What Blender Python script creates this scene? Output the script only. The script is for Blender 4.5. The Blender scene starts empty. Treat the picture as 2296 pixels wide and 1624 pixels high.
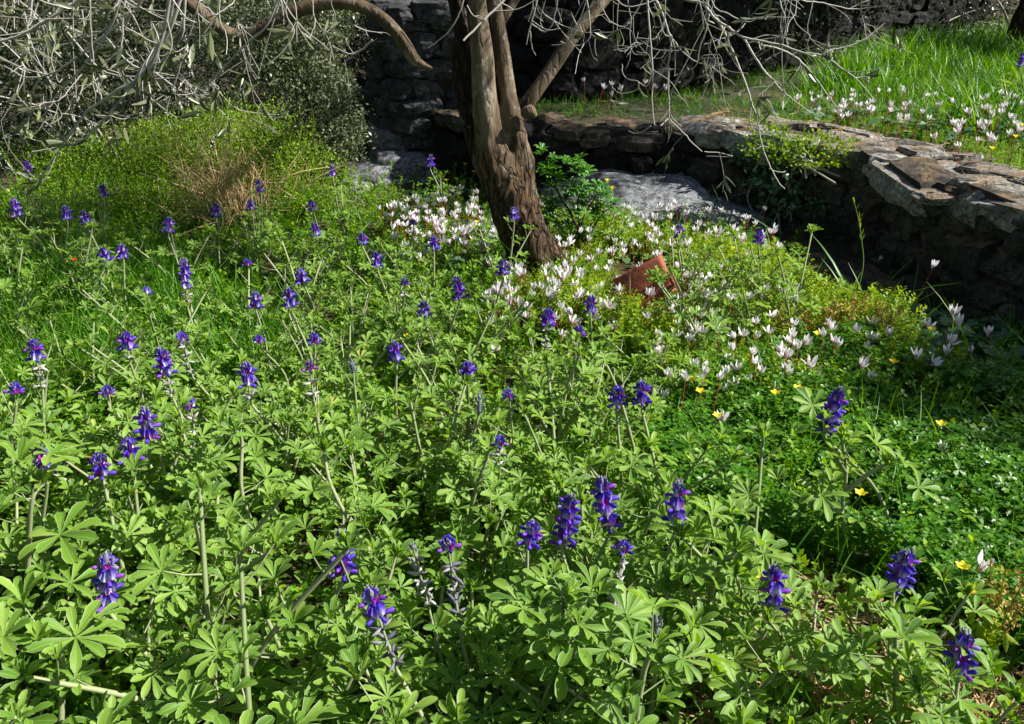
import bpy, math, random
import numpy as np
from mathutils import Vector, Matrix, noise as mnoise
sc = bpy.context.scene
R = math.radians
random.seed(7); rng = np.random.default_rng(7)
# ------------------------------------------------------------ camera, sky, sun, exposure
CAMH, PITCH, FPX, CX, CY = 1.35, 25.0, 1900.0, 1148.0, 812.0
cd = bpy.data.cameras.new('camera'); cam = bpy.data.objects.new('camera', cd); sc.collection.objects.link(cam)
cam.location = (0, 0, CAMH); cam.rotation_euler = (R(90-PITCH), 0, 0)
cd.sensor_width = 36; cd.lens = 36*FPX/2296; cd.clip_start = .02; cd.clip_end = 500
sc.camera = cam
SUN_EL, SUN_AZ = 42.0, -3.0        # azimuth measured from +x, counter-clockwise
w = bpy.data.worlds.new("World"); sc.world = w; w.use_nodes = True
nt = w.node_tree; bg = nt.nodes['Background']
sky = nt.nodes.new('ShaderNodeTexSky'); sky.sky_type = 'NISHITA'; sky.sun_disc = False
sky.sun_elevation = R(SUN_EL); sky.sun_rotation = R(90-SUN_AZ)
nt.links.new(sky.outputs[0], bg.inputs[0]); bg.inputs[1].default_value = .05
sd = Vector((math.cos(R(SUN_EL))*math.cos(R(SUN_AZ)), math.cos(R(SUN_EL))*math.sin(R(SUN_AZ)), math.sin(R(SUN_EL))))
sl = bpy.data.lights.new('sun', 'SUN'); so = bpy.data.objects.new('sun', sl); sc.collection.objects.link(so)
sl.energy = 5.0; sl.angle = R(.5); sl.color = (1, .955, .87)
so.rotation_euler = sd.to_track_quat('Z', 'Y').to_euler(); so.location = (5, -2, 6)
SUND = np.array(sd)
vs = sc.view_settings; vs.view_transform = 'Standard'; vs.look = 'None'; vs.exposure = 1.15; vs.gamma = 1
sc.cycles.max_bounces = 6; sc.cycles.diffuse_bounces = 3; sc.cycles.glossy_bounces = 2
sc.cycles.transmission_bounces = 4; sc.cycles.transparent_max_bounces = 4; sc.cycles.caustics_reflective = False

# ------------------------------------------------------------ geometry helpers
sp, cp = math.sin(R(PITCH)), math.cos(R(PITCH))
def ray(px, py):
    a, b = (px-CX)/FPX, (CY-py)/FPX
    return np.array([a, cp + b*sp, -sp + b*cp])
def atz(px, py, z=0.):      # where the sight line meets height z
    d = ray(px, py); t = (z-CAMH)/d[2]; return np.array([0, 0, CAMH]) + d*t
def aty(px, py, y):         # where it meets the upright plane at distance y
    d = ray(px, py); return np.array([0, 0, CAMH]) + d*(y/d[1])

def nrm(v): return v/np.maximum(np.linalg.norm(v, axis=-1, keepdims=True), 1e-9)
class Buf:
    def __init__(s): s.v = []; s.f = []; s.n = 0; s.anyuv = False
    def add(s, V, F, mat=0, uv=None):
        V = np.asarray(V, float).reshape(-1, 3); F = np.asarray(F, int)
        if len(V) == 0 or len(F) == 0: return
        if uv is not None: s.anyuv = True
        s.f.append((F+s.n, mat, uv, None)); s.v.append(V); s.n += len(V)
    def inst(s, T, pos, B, sc_, mat=0):
        """T = (verts, faces, uv-per-vertex or None); pos (N,3); B (N,3,3) columns x,y,z; sc_ (N,) or (N,3)"""
        V, F, uv = T; V = np.asarray(V, float); F = np.asarray(F, int)
        N = len(pos)
        if N == 0: return
        sc_ = np.asarray(sc_, float)
        if sc_.ndim == 0: sc_ = np.full(N, float(sc_))
        if sc_.ndim == 1: sc_ = sc_[:, None].repeat(3, 1)
        W = np.einsum('nij,nvj->nvi', B, V[None]*sc_[:, None, :]) + np.asarray(pos)[:, None, :]
        FF = (F[None] + (np.arange(N)*len(V))[:, None, None]).reshape(-1, F.shape[1])
        u = None if uv is None else np.tile(np.asarray(uv, float), (N, 1))
        s.f.append((FF+s.n, mat, u, s.n)); s.v.append(W.reshape(-1, 3)); s.n += N*len(V)
        if uv is not None: s.anyuv = True
    def build(s, name, mats, parent=None, smooth=True, origin=None):
        me = bpy.data.meshes.new(name)
        if s.n:
            V = np.concatenate(s.v)
            if origin is not None: V = V - np.asarray(origin)
            tot = np.concatenate([np.full(len(f), f.shape[1]) for f, *_ in s.f])
            idx = np.concatenate([f.ravel() for f, *_ in s.f])
            mi = np.concatenate([np.full(len(f), m) for f, m, *_ in s.f])
            me.vertices.add(len(V)); me.vertices.foreach_set('co', V.ravel().astype(np.float32))
            me.loops.add(len(idx)); me.loops.foreach_set('vertex_index', idx.astype(np.int32))
            me.polygons.add(len(tot)); me.polygons.foreach_set('loop_start', np.concatenate([[0], np.cumsum(tot)[:-1]]).astype(np.int32))
            me.polygons.foreach_set('loop_total', tot.astype(np.int32))
            me.polygons.foreach_set('material_index', mi.astype(np.int32))
            me.polygons.foreach_set('use_smooth', np.full(len(tot), bool(smooth)))
            if s.anyuv:
                U = np.full((len(V), 2), .25); k = 0
                for (f, m, u, o), v in zip(s.f, s.v):
                    if u is not None: U[k:k+len(v)] = u
                    k += len(v)
                l = me.uv_layers.new(name='UVMap'); l.data.foreach_set('uv', U[idx].ravel().astype(np.float32))
            me.update(); me.validate()
        for m in (mats if isinstance(mats, (list, tuple)) else [mats]): me.materials.append(m)
        o = bpy.data.objects.new(name, me); sc.collection.objects.link(o)
        if parent is not None: o.parent = parent
        if origin is not None: o.location = origin
        return o

def basis(y, z):            # columns x,y,z; y = length axis kept, z = rough normal
    y = nrm(y); x = nrm(np.cross(y, z)); z = np.cross(x, y)
    return np.stack([x, y, z], axis=-1)
def rnd_unit(n): return nrm(rng.normal(size=(n, 3)))
def tube(buf, P, r, n=5, mat=0, cap=True):
    P = np.asarray(P, float); k = len(P); r = np.broadcast_to(np.asarray(r, float), (k,))
    T = nrm(np.gradient(P, axis=0)); ref = np.array([.31, .22, .92]) if abs(nrm((P[-1]-P[0])[None])[0][2]) < .8 else np.array([.9, .3, .1])
    X = nrm(np.cross(T, ref)); Y = np.cross(T, X)
    a = np.linspace(0, 2*math.pi, n, endpoint=False)
    V = (P[:, None] + r[:, None, None]*(np.cos(a)[None, :, None]*X[:, None] + np.sin(a)[None, :, None]*Y[:, None])).reshape(-1, 3)
    i = np.arange(k-1)[:, None]*n; j = np.arange(n)[None]; j2 = (j+1) % n
    F = np.stack([i+j, i+j2, i+n+j2, i+n+j], -1).reshape(-1, 4)
    buf.add(V, F, mat)
    if cap:
        e = P[-1]+T[-1]*r[-1]*.6
        V2 = np.vstack([V[-n:], e]); buf.add(V2, [(q, (q+1) % n, n) for q in range(n)], mat)
        V3 = np.vstack([V[:n], P[0]]); buf.add(V3, [((q+1) % n, q, n) for q in range(n)], mat)
def spline(P, m=4):         # Catmull-Rom through points (rows may carry a radius as 4th column)
    P = np.asarray(P, float); Q = np.vstack([2*P[0]-P[1], P, 2*P[-1]-P[-2]]); out = []
    for i in range(1, len(Q)-2):
        for t in np.linspace(0, 1, m, endpoint=False):
            a, b, c, d = Q[i-1:i+3]
            out.append(.5*((2*b)+(c-a)*t+(2*a-5*b+4*c-d)*t*t+(3*b-a-3*c+d)*t**3))
    out.append(P[-1]); return np.array(out)
def fbm(p, s=1., o=3):
    return mnoise.fractal(Vector(p)*s, 1., 2., o)

def tag(o, label=None, cat=None, group=None, kind=None):
    if label: o['label'] = label
    if cat: o['category'] = cat
    if group: o['group'] = group
    if kind: o['kind'] = kind
    return o
def empty(name, loc=(0, 0, 0), **k):
    o = bpy.data.objects.new(name, None); sc.collection.objects.link(o); o.location = loc; o.empty_display_size = .05
    return tag(o, **k)
def clone(o, parent=None):
    kids = [c for c in o.children]
    c = o.copy(); sc.collection.objects.link(c)
    if parent is not None: c.parent = parent
    for k in kids: clone(k, c)
    return c

# ------------------------------------------------------------ materials
def newmat(name):
    m = bpy.data.materials.new(name); m.use_nodes = True; t = m.node_tree
    for n in list(t.nodes): t.nodes.remove(n)
    return m, t, t.nodes.new('ShaderNodeOutputMaterial')
def N(t, kind, **k):
    n = t.nodes.new(kind)
    for a, b in k.items(): setattr(n, a, b)
    return n
def mixc(t, fac, a, b):
    n = N(t, 'ShaderNodeMix', data_type='RGBA')
    for s, v in ((0, fac), (6, a), (7, b)):
        if isinstance(v, bpy.types.NodeSocket): t.links.new(v, n.inputs[s])
        elif s == 0: n.inputs[0].default_value = v
        else: n.inputs[s].default_value = (*v, 1)
    return n.outputs[2]
def mathn(t, op, a, b=0., c=None):
    n = N(t, 'ShaderNodeMath', operation=op)
    for i, v in enumerate((a, b) if c is None else (a, b, c)):
        if isinstance(v, bpy.types.NodeSocket): t.links.new(v, n.inputs[i])
        else: n.inputs[i].default_value = v
    return n.outputs[0]
def ramp(t, fac, stops):
    n = N(t, 'ShaderNodeValToRGB'); e = n.color_ramp.elements
    while len(e) < len(stops): e.new(.5)
    for q, (p, c) in zip(e, stops): q.position = p; q.color = (*c, 1) if len(c) == 3 else c
    t.links.new(fac, n.inputs[0]); return n.outputs[0]
def noise_(t, scale, detail=4, vec=None, rough=.55):
    n = N(t, 'ShaderNodeTexNoise'); n.inputs['Scale'].default_value = scale; n.inputs['Detail'].default_value = detail; n.inputs['Roughness'].default_value = rough
    if vec is not None: t.links.new(vec, n.inputs['Vector'])
    return n.outputs[0]
def leafmat(name, stops, transl=.35, rough=.45, gloss=.25, edge=None, objvar=.25):
    """leaf: colour picked per leaf (random per island) and nudged per plant; some light passes through"""
    m, t, out = newmat(name)
    g = N(t, 'ShaderNodeNewGeometry'); oi = N(t, 'ShaderNodeObjectInfo')
    f = mathn(t, 'ADD', mathn(t, 'MULTIPLY', g.outputs['Random Per Island'], 1-objvar), mathn(t, 'MULTIPLY', oi.outputs['Random'], objvar))
    col = ramp(t, f, stops)
    if edge:
        uv = N(t, 'ShaderNodeUVMap'); s = N(t, 'ShaderNodeSeparateXYZ'); t.links.new(uv.outputs[0], s.inputs[0])
        a = mathn(t, 'ABSOLUTE', mathn(t, 'SUBTRACT', s.outputs[0], .5))
        e = mathn(t, 'GREATER_THAN', a, .45); mid = mathn(t, 'LESS_THAN', a, .025)
        col = mixc(t, mathn(t, 'MULTIPLY', e, .6), col, edge); col = mixc(t, mathn(t, 'MULTIPLY', mid, .55), col, edge)
    p = N(t, 'ShaderNodeBsdfPrincipled'); t.links.new(col, p.inputs['Base Color'])
    p.inputs['Roughness'].default_value = rough; p.inputs['Specular IOR Level'].default_value = gloss
    tr = N(t, 'ShaderNodeBsdfTranslucent')
    hs = N(t, 'ShaderNodeHueSaturation'); hs.inputs['Hue'].default_value = .485; hs.inputs['Saturation'].default_value = 1.15; hs.inputs['Value'].default_value = 1.5
    t.links.new(col, hs.inputs['Color']); t.links.new(hs.outputs[0], tr.inputs[0])
    mx = N(t, 'ShaderNodeMixShader'); mx.inputs[0].default_value = transl
    t.links.new(p.outputs[0], mx.inputs[1]); t.links.new(tr.outputs[0], mx.inputs[2]); t.links.new(mx.outputs[0], out.inputs[0])
    return m
def rockmat(name, c1, c2, c3, scale=6, bump=.6, litter=None, spots=None):
    m, t, out = newmat(name)
    tc = N(t, 'ShaderNodeTexCoord'); v = tc.outputs['Object']; g = N(t, 'ShaderNodeNewGeometry')
    n1 = noise_(t, scale, 6, v, .65); n2 = noise_(t, scale*5, 5, v, .7)
    col = ramp(t, n1, [(.32, c1), (.52, c2), (.72, c3)])
    col = mixc(t, mathn(t, 'MULTIPLY', g.outputs['Random Per Island'], .45), col, c1)
    col = mixc(t, ramp(t, n2, [(.38, (.75,)*3), (.6, (0, 0, 0))]), col, tuple(x*.45 for x in c1))
    vc = N(t, 'ShaderNodeTexVoronoi', feature='DISTANCE_TO_EDGE'); vc.inputs['Scale'].default_value = scale*.9; dv = N(t, 'ShaderNodeVectorMath', operation='ADD'); t.links.new(v, dv.inputs[0]); nv = N(t, 'ShaderNodeTexNoise'); nv.inputs['Scale'].default_value = 9; t.links.new(v, nv.inputs['Vector']); ns_ = N(t, 'ShaderNodeVectorMath', operation='SCALE'); ns_.inputs['Scale'].default_value = .35; t.links.new(nv.outputs['Color'], ns_.inputs[0]); t.links.new(ns_.outputs[0], dv.inputs[1]); t.links.new(dv.outputs[0], vc.inputs['Vector'])
    ck = mathn(t, 'MULTIPLY', mathn(t, 'LESS_THAN', vc.outputs[0], .018), .8); col = mixc(t, ck, col, tuple(x*.2 for x in c1))
    if spots:
        vo = N(t, 'ShaderNodeTexVoronoi'); vo.inputs['Scale'].default_value = 14; t.links.new(v, vo.inputs['Vector'])
        sp_ = mathn(t, 'MULTIPLY', mathn(t, 'LESS_THAN', vo.outputs[0], .3), mathn(t, 'GREATER_THAN', n1, .55)); col = mixc(t, mathn(t, 'MULTIPLY', sp_, .6), col, spots)
    if litter:
        s = N(t, 'ShaderNodeSeparateXYZ'); t.links.new(g.outputs['Normal'], s.inputs[0])
        n3 = noise_(t, 9, 5, v, .7)
        f = mathn(t, 'MULTIPLY', mathn(t, 'GREATER_THAN', s.outputs[2], .8), ramp(t, n3, [(.45, (0, 0, 0)), (.6, (1, 1, 1))]))
        col = mixc(t, mathn(t, 'MULTIPLY', f, .75), col, litter)
    p = N(t, 'ShaderNodeBsdfPrincipled'); t.links.new(col, p.inputs['Base Color']); p.inputs['Roughness'].default_value = .9; p.inputs['Specular IOR Level'].default_value = .2
    b = N(t, 'ShaderNodeBump'); b.inputs['Strength'].default_value = bump; b.inputs['Distance'].default_value = .02
    t.links.new(mathn(t, 'SUBTRACT', mathn(t, 'ADD', n1, mathn(t, 'MULTIPLY', n2, .6)), mathn(t, 'MULTIPLY', ck, .5)), b.inputs['Height']); t.links.new(b.outputs[0], p.inputs['Normal'])
    t.links.new(p.outputs[0], out.inputs[0]); return m
def plain(name, c, rough=.7, c2=None, scale=30, transl=0):
    m, t, out = newmat(name)
    p = N(t, 'ShaderNodeBsdfPrincipled'); p.inputs['Roughness'].default_value = rough; p.inputs['Specular IOR Level'].default_value = .25
    if c2:
        tc = N(t, 'ShaderNodeTexCoord'); n = noise_(t, scale, 4, tc.outputs['Object'])
        t.links.new(ramp(t, n, [(.35, c), (.65, c2)]), p.inputs['Base Color'])
    else: p.inputs['Base Color'].default_value = (*c, 1)
    if transl:
        tr = N(t, 'ShaderNodeBsdfTranslucent'); tr.inputs[0].default_value = (*c, 1); mx = N(t, 'ShaderNodeMixShader'); mx.inputs[0].default_value = transl
        t.links.new(p.outputs[0], mx.inputs[1]); t.links.new(tr.outputs[0], mx.inputs[2]); t.links.new(mx.outputs[0], out.inputs[0])
    else: t.links.new(p.outputs[0], out.inputs[0])
    return m

M = {}
M['lupin_leaf'] = leafmat('lupin_leaf', [(0, (.065, .165, .014)), (.4, (.14, .275, .026)), (.78, (.21, .35, .042)), (.94, (.25, .38, .06)), (.97, (.42, .4, .06)), (1, (.3, .2, .06))], .42, .5, .3, edge=(.42, .5, .3))
M['lupin_stem'] = leafmat('lupin_stem', [(0, (.15, .2, .08)), (.5, (.24, .28, .14)), (1, (.3, .29, .19))], .0, .6, .2)
M['herb'] = leafmat('herb', [(0, (.04, .14, .008)), (.4, (.1, .25, .01)), (.75, (.19, .34, .015)), (1, (.32, .42, .03))], .42, .5, .3)
M['herb_yellow'] = leafmat('herb_yellow', [(0, (.1, .2, .012)), (.5, (.22, .34, .02)), (1, (.38, .44, .05))], .4, .5, .25)
M['clover'] = leafmat('clover', [(0, (.03, .12, .008)), (.5, (.075, .215, .012)), (.85, (.15, .3, .02)), (1, (.3, .38, .05))], .4, .4, .35)
M['grass'] = leafmat('grass', [(0, (.02, .09, .006)), (.45, (.07, .22, .012)), (.8, (.15, .32, .018)), (.9, (.22, .38, .03)), (.95, (.45, .42, .2)), (1, (.5, .42, .24))], .4, .4, .35)
M['dark_grass'] = leafmat('dark_grass', [(0, (.025, .1, .006)), (.5, (.06, .2, .01)), (.9, (.13, .3, .014)), (1, (.3, .3, .14))], .38, .45, .3)
M['straw'] = leafmat('straw', [(0, (.26, .17, .08)), (.5, (.48, .34, .18)), (1, (.6, .5, .33))], .1, .6, .2)
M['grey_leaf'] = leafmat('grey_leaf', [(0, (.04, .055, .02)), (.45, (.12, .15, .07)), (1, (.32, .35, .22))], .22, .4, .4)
M['dark_leaf'] = leafmat('dark_leaf', [(0, (.004, .008, .003)), (.6, (.012, .022, .008)), (1, (.04, .06, .02))], .1, .45, .3)  # evergreen leaf darkened towards black, background shade put into the colour
M['shade_leaf'] = leafmat('shade_leaf', [(0, (.008, .014, .005)), (.6, (.03, .042, .016)), (1, (.14, .16, .08))], .1, .4, .4)  # darker copy of the grey bush leaf, shade put into its colour
M['heath_leaf'] = leafmat('heath_leaf', [(0, (.07, .16, .012)), (.5, (.17, .3, .025)), (.85, (.3, .4, .045)), (1, (.42, .28, .08))], .38, .5, .2)
M['olive_leaf'] = leafmat('olive_leaf', [(0, (.02, .03, .01)), (.5, (.055, .07, .028)), (.85, (.16, .18, .1)), (1, (.26, .28, .08))], .15, .35, .5)
M['sap_leaf'] = leafmat('sap_leaf', [(0, (.04, .13, .02)), (1, (.1, .26, .04))], .35, .4, .35)
M['cyc_leaf'] = leafmat('cyc_leaf', [(0, (.03, .09, .03)), (.6, (.06, .14, .05)), (1, (.2, .27, .18))], .12, .3, .5)
M['twig'] = leafmat('twig', [(0, (.2, .18, .15)), (.5, (.33, .31, .28)), (1, (.46, .45, .42))], 0, .6, .3)
M['pod'] = leafmat('pod', [(0, (.14, .14, .13)), (.5, (.32, .32, .3)), (1, (.5, .49, .46))], .15, .6, .2)
M['pod_dark'] = leafmat('pod_dark', [(0, (.03, .03, .06)), (.5, (.1, .1, .14)), (1, (.32, .32, .33))], .1, .6, .2)
M['bud'] = leafmat('bud', [(0, (.06, .07, .09)), (.5, (.16, .17, .2)), (1, (.32, .33, .34))], .05, .7, .2)
M['red_stem'] = plain('red_stem', (.25, .05, .03), .5)
M['green_stem'] = plain('green_stem', (.14, .26, .05), .5, transl=.1)
M['yellow'] = plain('yellow_petal', (.85, .72, .03), .5, transl=.3)
M['orange_seed'] = leafmat('orange_seed', [(0, (.24, .13, .03)), (.5, (.36, .24, .06)), (1, (.36, .36, .08))], .15, .6, .2)
M['red'] = plain('red_petal', (.7, .04, .01), .5, transl=.25)
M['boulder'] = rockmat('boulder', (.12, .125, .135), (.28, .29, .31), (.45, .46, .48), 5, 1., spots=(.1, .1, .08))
M['wall_stone'] = rockmat('wall_stone', (.03, .027, .022), (.07, .063, .052), (.15, .138, .118), 7, .9, litter=(.2, .13, .07))  # wall faces darkened, their shade put into the stone colour
M['cap_stone'] = rockmat('cap_stone', (.12, .115, .105), (.36, .35, .325), (.56, .55, .52), 8, 1., litter=(.19, .12, .065))  # lighter copy of the wall stone, for the sunlit tops
M['shade_stone'] = rockmat('shade_stone', (.04, .041, .043), (.085, .087, .09), (.17, .172, .176), 6, .9)  # bluish mid-dark copy of the stone with shade put into its colour
M['dark_stone'] = rockmat('dark_stone', (.008, .0075, .007), (.02, .019, .018), (.055, .052, .05), 7, .9)  # near-black copy of the stone, deep shade put into its colour
M['core'] = plain('packed_earth', (.06, .045, .03), .95, (.03, .025, .02), 20)

def petalmat(name, stops, spot_a, spot_b):
    m, t, out = newmat(name); g = N(t, 'ShaderNodeNewGeometry'); oi = N(t, 'ShaderNodeObjectInfo')
    r = g.outputs['Random Per Island']
    f = mathn(t, 'FRACT', mathn(t, 'ADD', r, mathn(t, 'MULTIPLY', oi.outputs['Random'], .2)))
    col = ramp(t, f, stops)
    uv = N(t, 'ShaderNodeUVMap'); s = N(t, 'ShaderNodeSeparateXYZ'); t.links.new(uv.outputs[0], s.inputs[0])
    mr = N(t, 'ShaderNodeMapRange', interpolation_type='SMOOTHSTEP'); t.links.new(s.outputs[1], mr.inputs[0])
    mr.inputs[1].default_value = .72; mr.inputs[2].default_value = .2
    k = mathn(t, 'FRACT', mathn(t, 'MULTIPLY', r, 37.1))
    spot = mixc(t, mathn(t, 'GREATER_THAN', k, .62), spot_a, spot_b)
    col = mixc(t, mr.outputs[0], col, spot)
    p = N(t, 'ShaderNodeBsdfPrincipled'); t.links.new(col, p.inputs['Base Color']); p.inputs['Roughness'].default_value = .5; p.inputs['Specular IOR Level'].default_value = .3
    tr = N(t, 'ShaderNodeBsdfTranslucent'); t.links.new(col, tr.inputs[0]); mx = N(t, 'ShaderNodeMixShader'); mx.inputs[0].default_value = .3
    t.links.new(p.outputs[0], mx.inputs[1]); t.links.new(tr.outputs[0], mx.inputs[2]); t.links.new(mx.outputs[0], out.inputs[0]); return m
M['violet'] = petalmat('violet_petal', [(0, (.045, .02, .34)), (.4, (.095, .04, .56)), (.75, (.16, .075, .7)), (.93, (.26, .05, .5)), (1, (.4, .33, .62))], (.6, .58, .75), (.42, .02, .3))
M['magenta'] = petalmat('magenta_petal', [(0, (.12, .015, .35)), (.5, (.22, .03, .5)), (1, (.32, .05, .48))], (.6, .55, .65), (.5, .03, .3))
M['white'] = petalmat('white_petal', [(0, (.8, .78, .79)), (.5, (.86, .85, .86)), (1, (.88, .87, .85))], (.82, .76, .78), (.74, .55, .63))
M['pink'] = petalmat('pink_petal', [(0, (.7, .3, .45)), (1, (.8, .5, .6))], (.6, .2, .35), (.6, .15, .3))

def groundmat():
    m, t, out = newmat('soil'); tc = N(t, 'ShaderNodeTexCoord'); v = tc.outputs['Object']
    n1 = noise_(t, 3, 5, v); n2 = noise_(t, 60, 5, v, .7)
    c = ramp(t, n2, [(.3, (.025, .018, .01)), (.55, (.07, .048, .025)), (.75, (.17, .12, .07))])
    c = mixc(t, ramp(t, n1, [(.42, (0, 0, 0)), (.6, (.7,)*3)]), c, (.03, .055, .012))
    p = N(t, 'ShaderNodeBsdfPrincipled'); t.links.new(c, p.inputs['Base Color']); p.inputs['Roughness'].default_value = .95
    b = N(t, 'ShaderNodeBump'); b.inputs['Distance'].default_value = .02; t.links.new(n2, b.inputs['Height']); t.links.new(b.outputs[0], p.inputs['Normal'])
    t.links.new(p.outputs[0], out.inputs[0]); return m
def barkmat():
    m, t, out = newmat('olive_bark'); tc = N(t, 'ShaderNodeTexCoord'); v = tc.outputs['Object']
    mp = N(t, 'ShaderNodeMapping'); mp.inputs['Scale'].default_value = (1, 1, .28); t.links.new(v, mp.inputs[0])
    s = N(t, 'ShaderNodeSeparateXYZ'); t.links.new(v, s.inputs[0])
    n1 = noise_(t, 7, 4, v); nf = noise_(t, 34, 6, mp.outputs[0], .7); nb = noise_(t, 14, 5, mp.outputs[0], .6)
    vo = N(t, 'ShaderNodeTexVoronoi', feature='DISTANCE_TO_EDGE'); vo.inputs['Scale'].default_value = 26; 
    wv = N(t, 'ShaderNodeVectorMath', operation='ADD'); nn = N(t, 'ShaderNodeTexNoise'); nn.inputs['Scale'].default_value = 12; t.links.new(mp.outputs[0], nn.inputs['Vector'])
    vs_ = N(t, 'ShaderNodeVectorMath', operation='SCALE'); vs_.inputs['Scale'].default_value = .12; t.links.new(nn.outputs['Color'], vs_.inputs[0])
    t.links.new(mp.outputs[0], wv.inputs[0]); t.links.new(vs_.outputs[0], wv.inputs[1]); t.links.new(wv.outputs[0], vo.inputs['Vector'])
    crack = ramp(t, vo.outputs[0], [(0, (0, 0, 0)), (.12, (1, 1, 1))])
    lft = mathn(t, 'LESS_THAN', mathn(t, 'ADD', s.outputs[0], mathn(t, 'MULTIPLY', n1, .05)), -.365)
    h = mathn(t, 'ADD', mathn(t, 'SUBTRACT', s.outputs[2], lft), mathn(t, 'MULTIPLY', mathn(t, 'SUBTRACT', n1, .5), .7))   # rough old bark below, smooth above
    mr = N(t, 'ShaderNodeMapRange', interpolation_type='SMOOTHSTEP'); t.links.new(h, mr.inputs[0]); mr.inputs[1].default_value = .5; mr.inputs[2].default_value = .82
    smooth = mr.outputs[0]
    low = ramp(t, nf, [(.3, (.015, .009, .005)), (.5, (.075, .044, .022)), (.72, (.2, .13, .07))])
    low = mixc(t, crack, (.02, .012, .006), low)
    up = ramp(t, nb, [(.3, (.04, .026, .014)), (.48, (.11, .08, .05)), (.62, (.19, .15, .105)), (.8, (.27, .24, .2))])
    c = mixc(t, smooth, low, up)
    c = mixc(t, mathn(t, 'MULTIPLY', lft, .75), c, (.012, .008, .005))  # left stems near black: their shade is painted into the bark
    nl_ = noise_(t, 22, 5, v, .7); c = mixc(t, ramp(t, nl_, [(.58, (0, 0, 0)), (.66, (.55,)*3)]), c, (.3, .3, .27)); c = mixc(t, ramp(t, noise_(t, 5, 4, v), [(.38, (.6,)*3), (.52, (0, 0, 0))]), c, (.03, .02, .012))
    p = N(t, 'ShaderNodeBsdfPrincipled'); t.links.new(c, p.inputs['Base Color']); p.inputs['Roughness'].default_value = .85; p.inputs['Specular IOR Level'].default_value = .2
    hh = mathn(t, 'ADD', mathn(t, 'MULTIPLY', crack, .8), nf)
    st = mathn(t, 'SUBTRACT', 1.0, mathn(t, 'MULTIPLY', smooth, .7))
    b = N(t, 'ShaderNodeBump'); b.inputs['Distance'].default_value = .02; t.links.new(st, b.inputs['Strength']); t.links.new(hh, b.inputs['Height']); t.links.new(b.outputs[0], p.inputs['Normal'])
    t.links.new(p.outputs[0], out.inputs[0]); return m
def rustmat():
    m, t, out = newmat('rusted_tin'); tc = N(t, 'ShaderNodeTexCoord'); v = tc.outputs['Object']
    n1 = noise_(t, 14, 6, v, .7); n2 = noise_(t, 70, 4, v)
    c = ramp(t, n1, [(.3, (.13, .03, .018)), (.5, (.3, .075, .04)), (.7, (.42, .13, .065))])
    c = mixc(t, ramp(t, n2, [(.6, (0, 0, 0)), (.7, (.5,)*3)]), c, (.1, .03, .02))
    p = N(t, 'ShaderNodeBsdfPrincipled'); t.links.new(c, p.inputs['Base Color']); p.inputs['Roughness'].default_value = .75; p.inputs['Metallic'].default_value = .1
    b = N(t, 'ShaderNodeBump'); b.inputs['Strength'].default_value = .3; b.inputs['Distance'].default_value = .01; t.links.new(n1, b.inputs['Height']); t.links.new(b.outputs[0], p.inputs['Normal'])
    t.links.new(p.outputs[0], out.inputs[0]); return m
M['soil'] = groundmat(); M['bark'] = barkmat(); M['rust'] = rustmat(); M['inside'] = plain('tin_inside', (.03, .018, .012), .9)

# ------------------------------------------------------------ terrain
WT = .5                                                   # top of the terrace wall
W1 = [(3.75, 1.3), (2.75, 2.35)] + [tuple(atz(x, y, WT)[:2]) for x, y in ((2296, 470), (2150, 425), (2000, 362), (1930, 335), (1720, 303), (1560, 288))]
W2 = [W1[-1], tuple(atz(1380, 285, WT)[:2]), tuple(atz(1200, 288, WT)[:2]), (-.15, 5.45), (-.42, 5.75)]
TERR = W1 + W2[1:] + [(-.92, 5.8), (-1.2, 6.6), (-2.2, 8.2), (-4, 9.5), (-60, 12), (-60, 90), (60, 90), (60, 1.0)]
def inpoly(x, y, P):
    x = np.asarray(x, float); y = np.asarray(y, float); c = np.zeros(x.shape, bool); n = len(P)
    for i in range(n):
        x1, y1 = P[i]; x2, y2 = P[(i+1) % n]
        if y1 == y2: continue
        c ^= ((y1 > y) != (y2 > y)) & (x < (x2-x1)*(y-y1)/(y2-y1)+x1)
    return c
def gz(x, y):               # ground height
    x = np.asarray(x, float); y = np.asarray(y, float)
    low = .02*np.sin(2.1*x+.7)*np.cos(1.7*y) + .015*np.sin(4.3*y+x) + .1*np.clip(y-5.2, 0, 30)
    lowL = low + .05*np.clip(-x-1.5, 0, 3)
    up = .46 + .015*np.sin(3*x+y) + .02*np.clip(y-6.5, 0, 6) + .3*np.clip(y-12.8, 0, 30)
    t = inpoly(x-.10, y-.12, TERR)
    return np.where(t, up, lowL)
gx = np.concatenate([np.linspace(-90, -8, 22)[:-1], np.linspace(-8, -3, 26)[:-1], np.linspace(-3, 5, 161)[:-1], np.linspace(5, 10, 26)[:-1], np.linspace(10, 90, 22)])
gy = np.concatenate([np.linspace(-30, 0, 12)[:-1], np.linspace(0, 8, 161)[:-1], np.linspace(8, 16, 40)[:-1], np.linspace(16, 90, 24)])
X, Y = np.meshgrid(gx, gy); Z = gz(X, Y)
nxg, nyg = len(gx), len(gy); ii = np.arange(nyg-1)[:, None]*nxg+np.arange(nxg-1)[None]
b = Buf(); b.add(np.stack([X, Y, Z], -1).reshape(-1, 3), np.stack([ii, ii+1, ii+nxg+1, ii+nxg], -1).reshape(-1, 4))
tag(b.build('ground', M['soil']), kind='structure')
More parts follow.
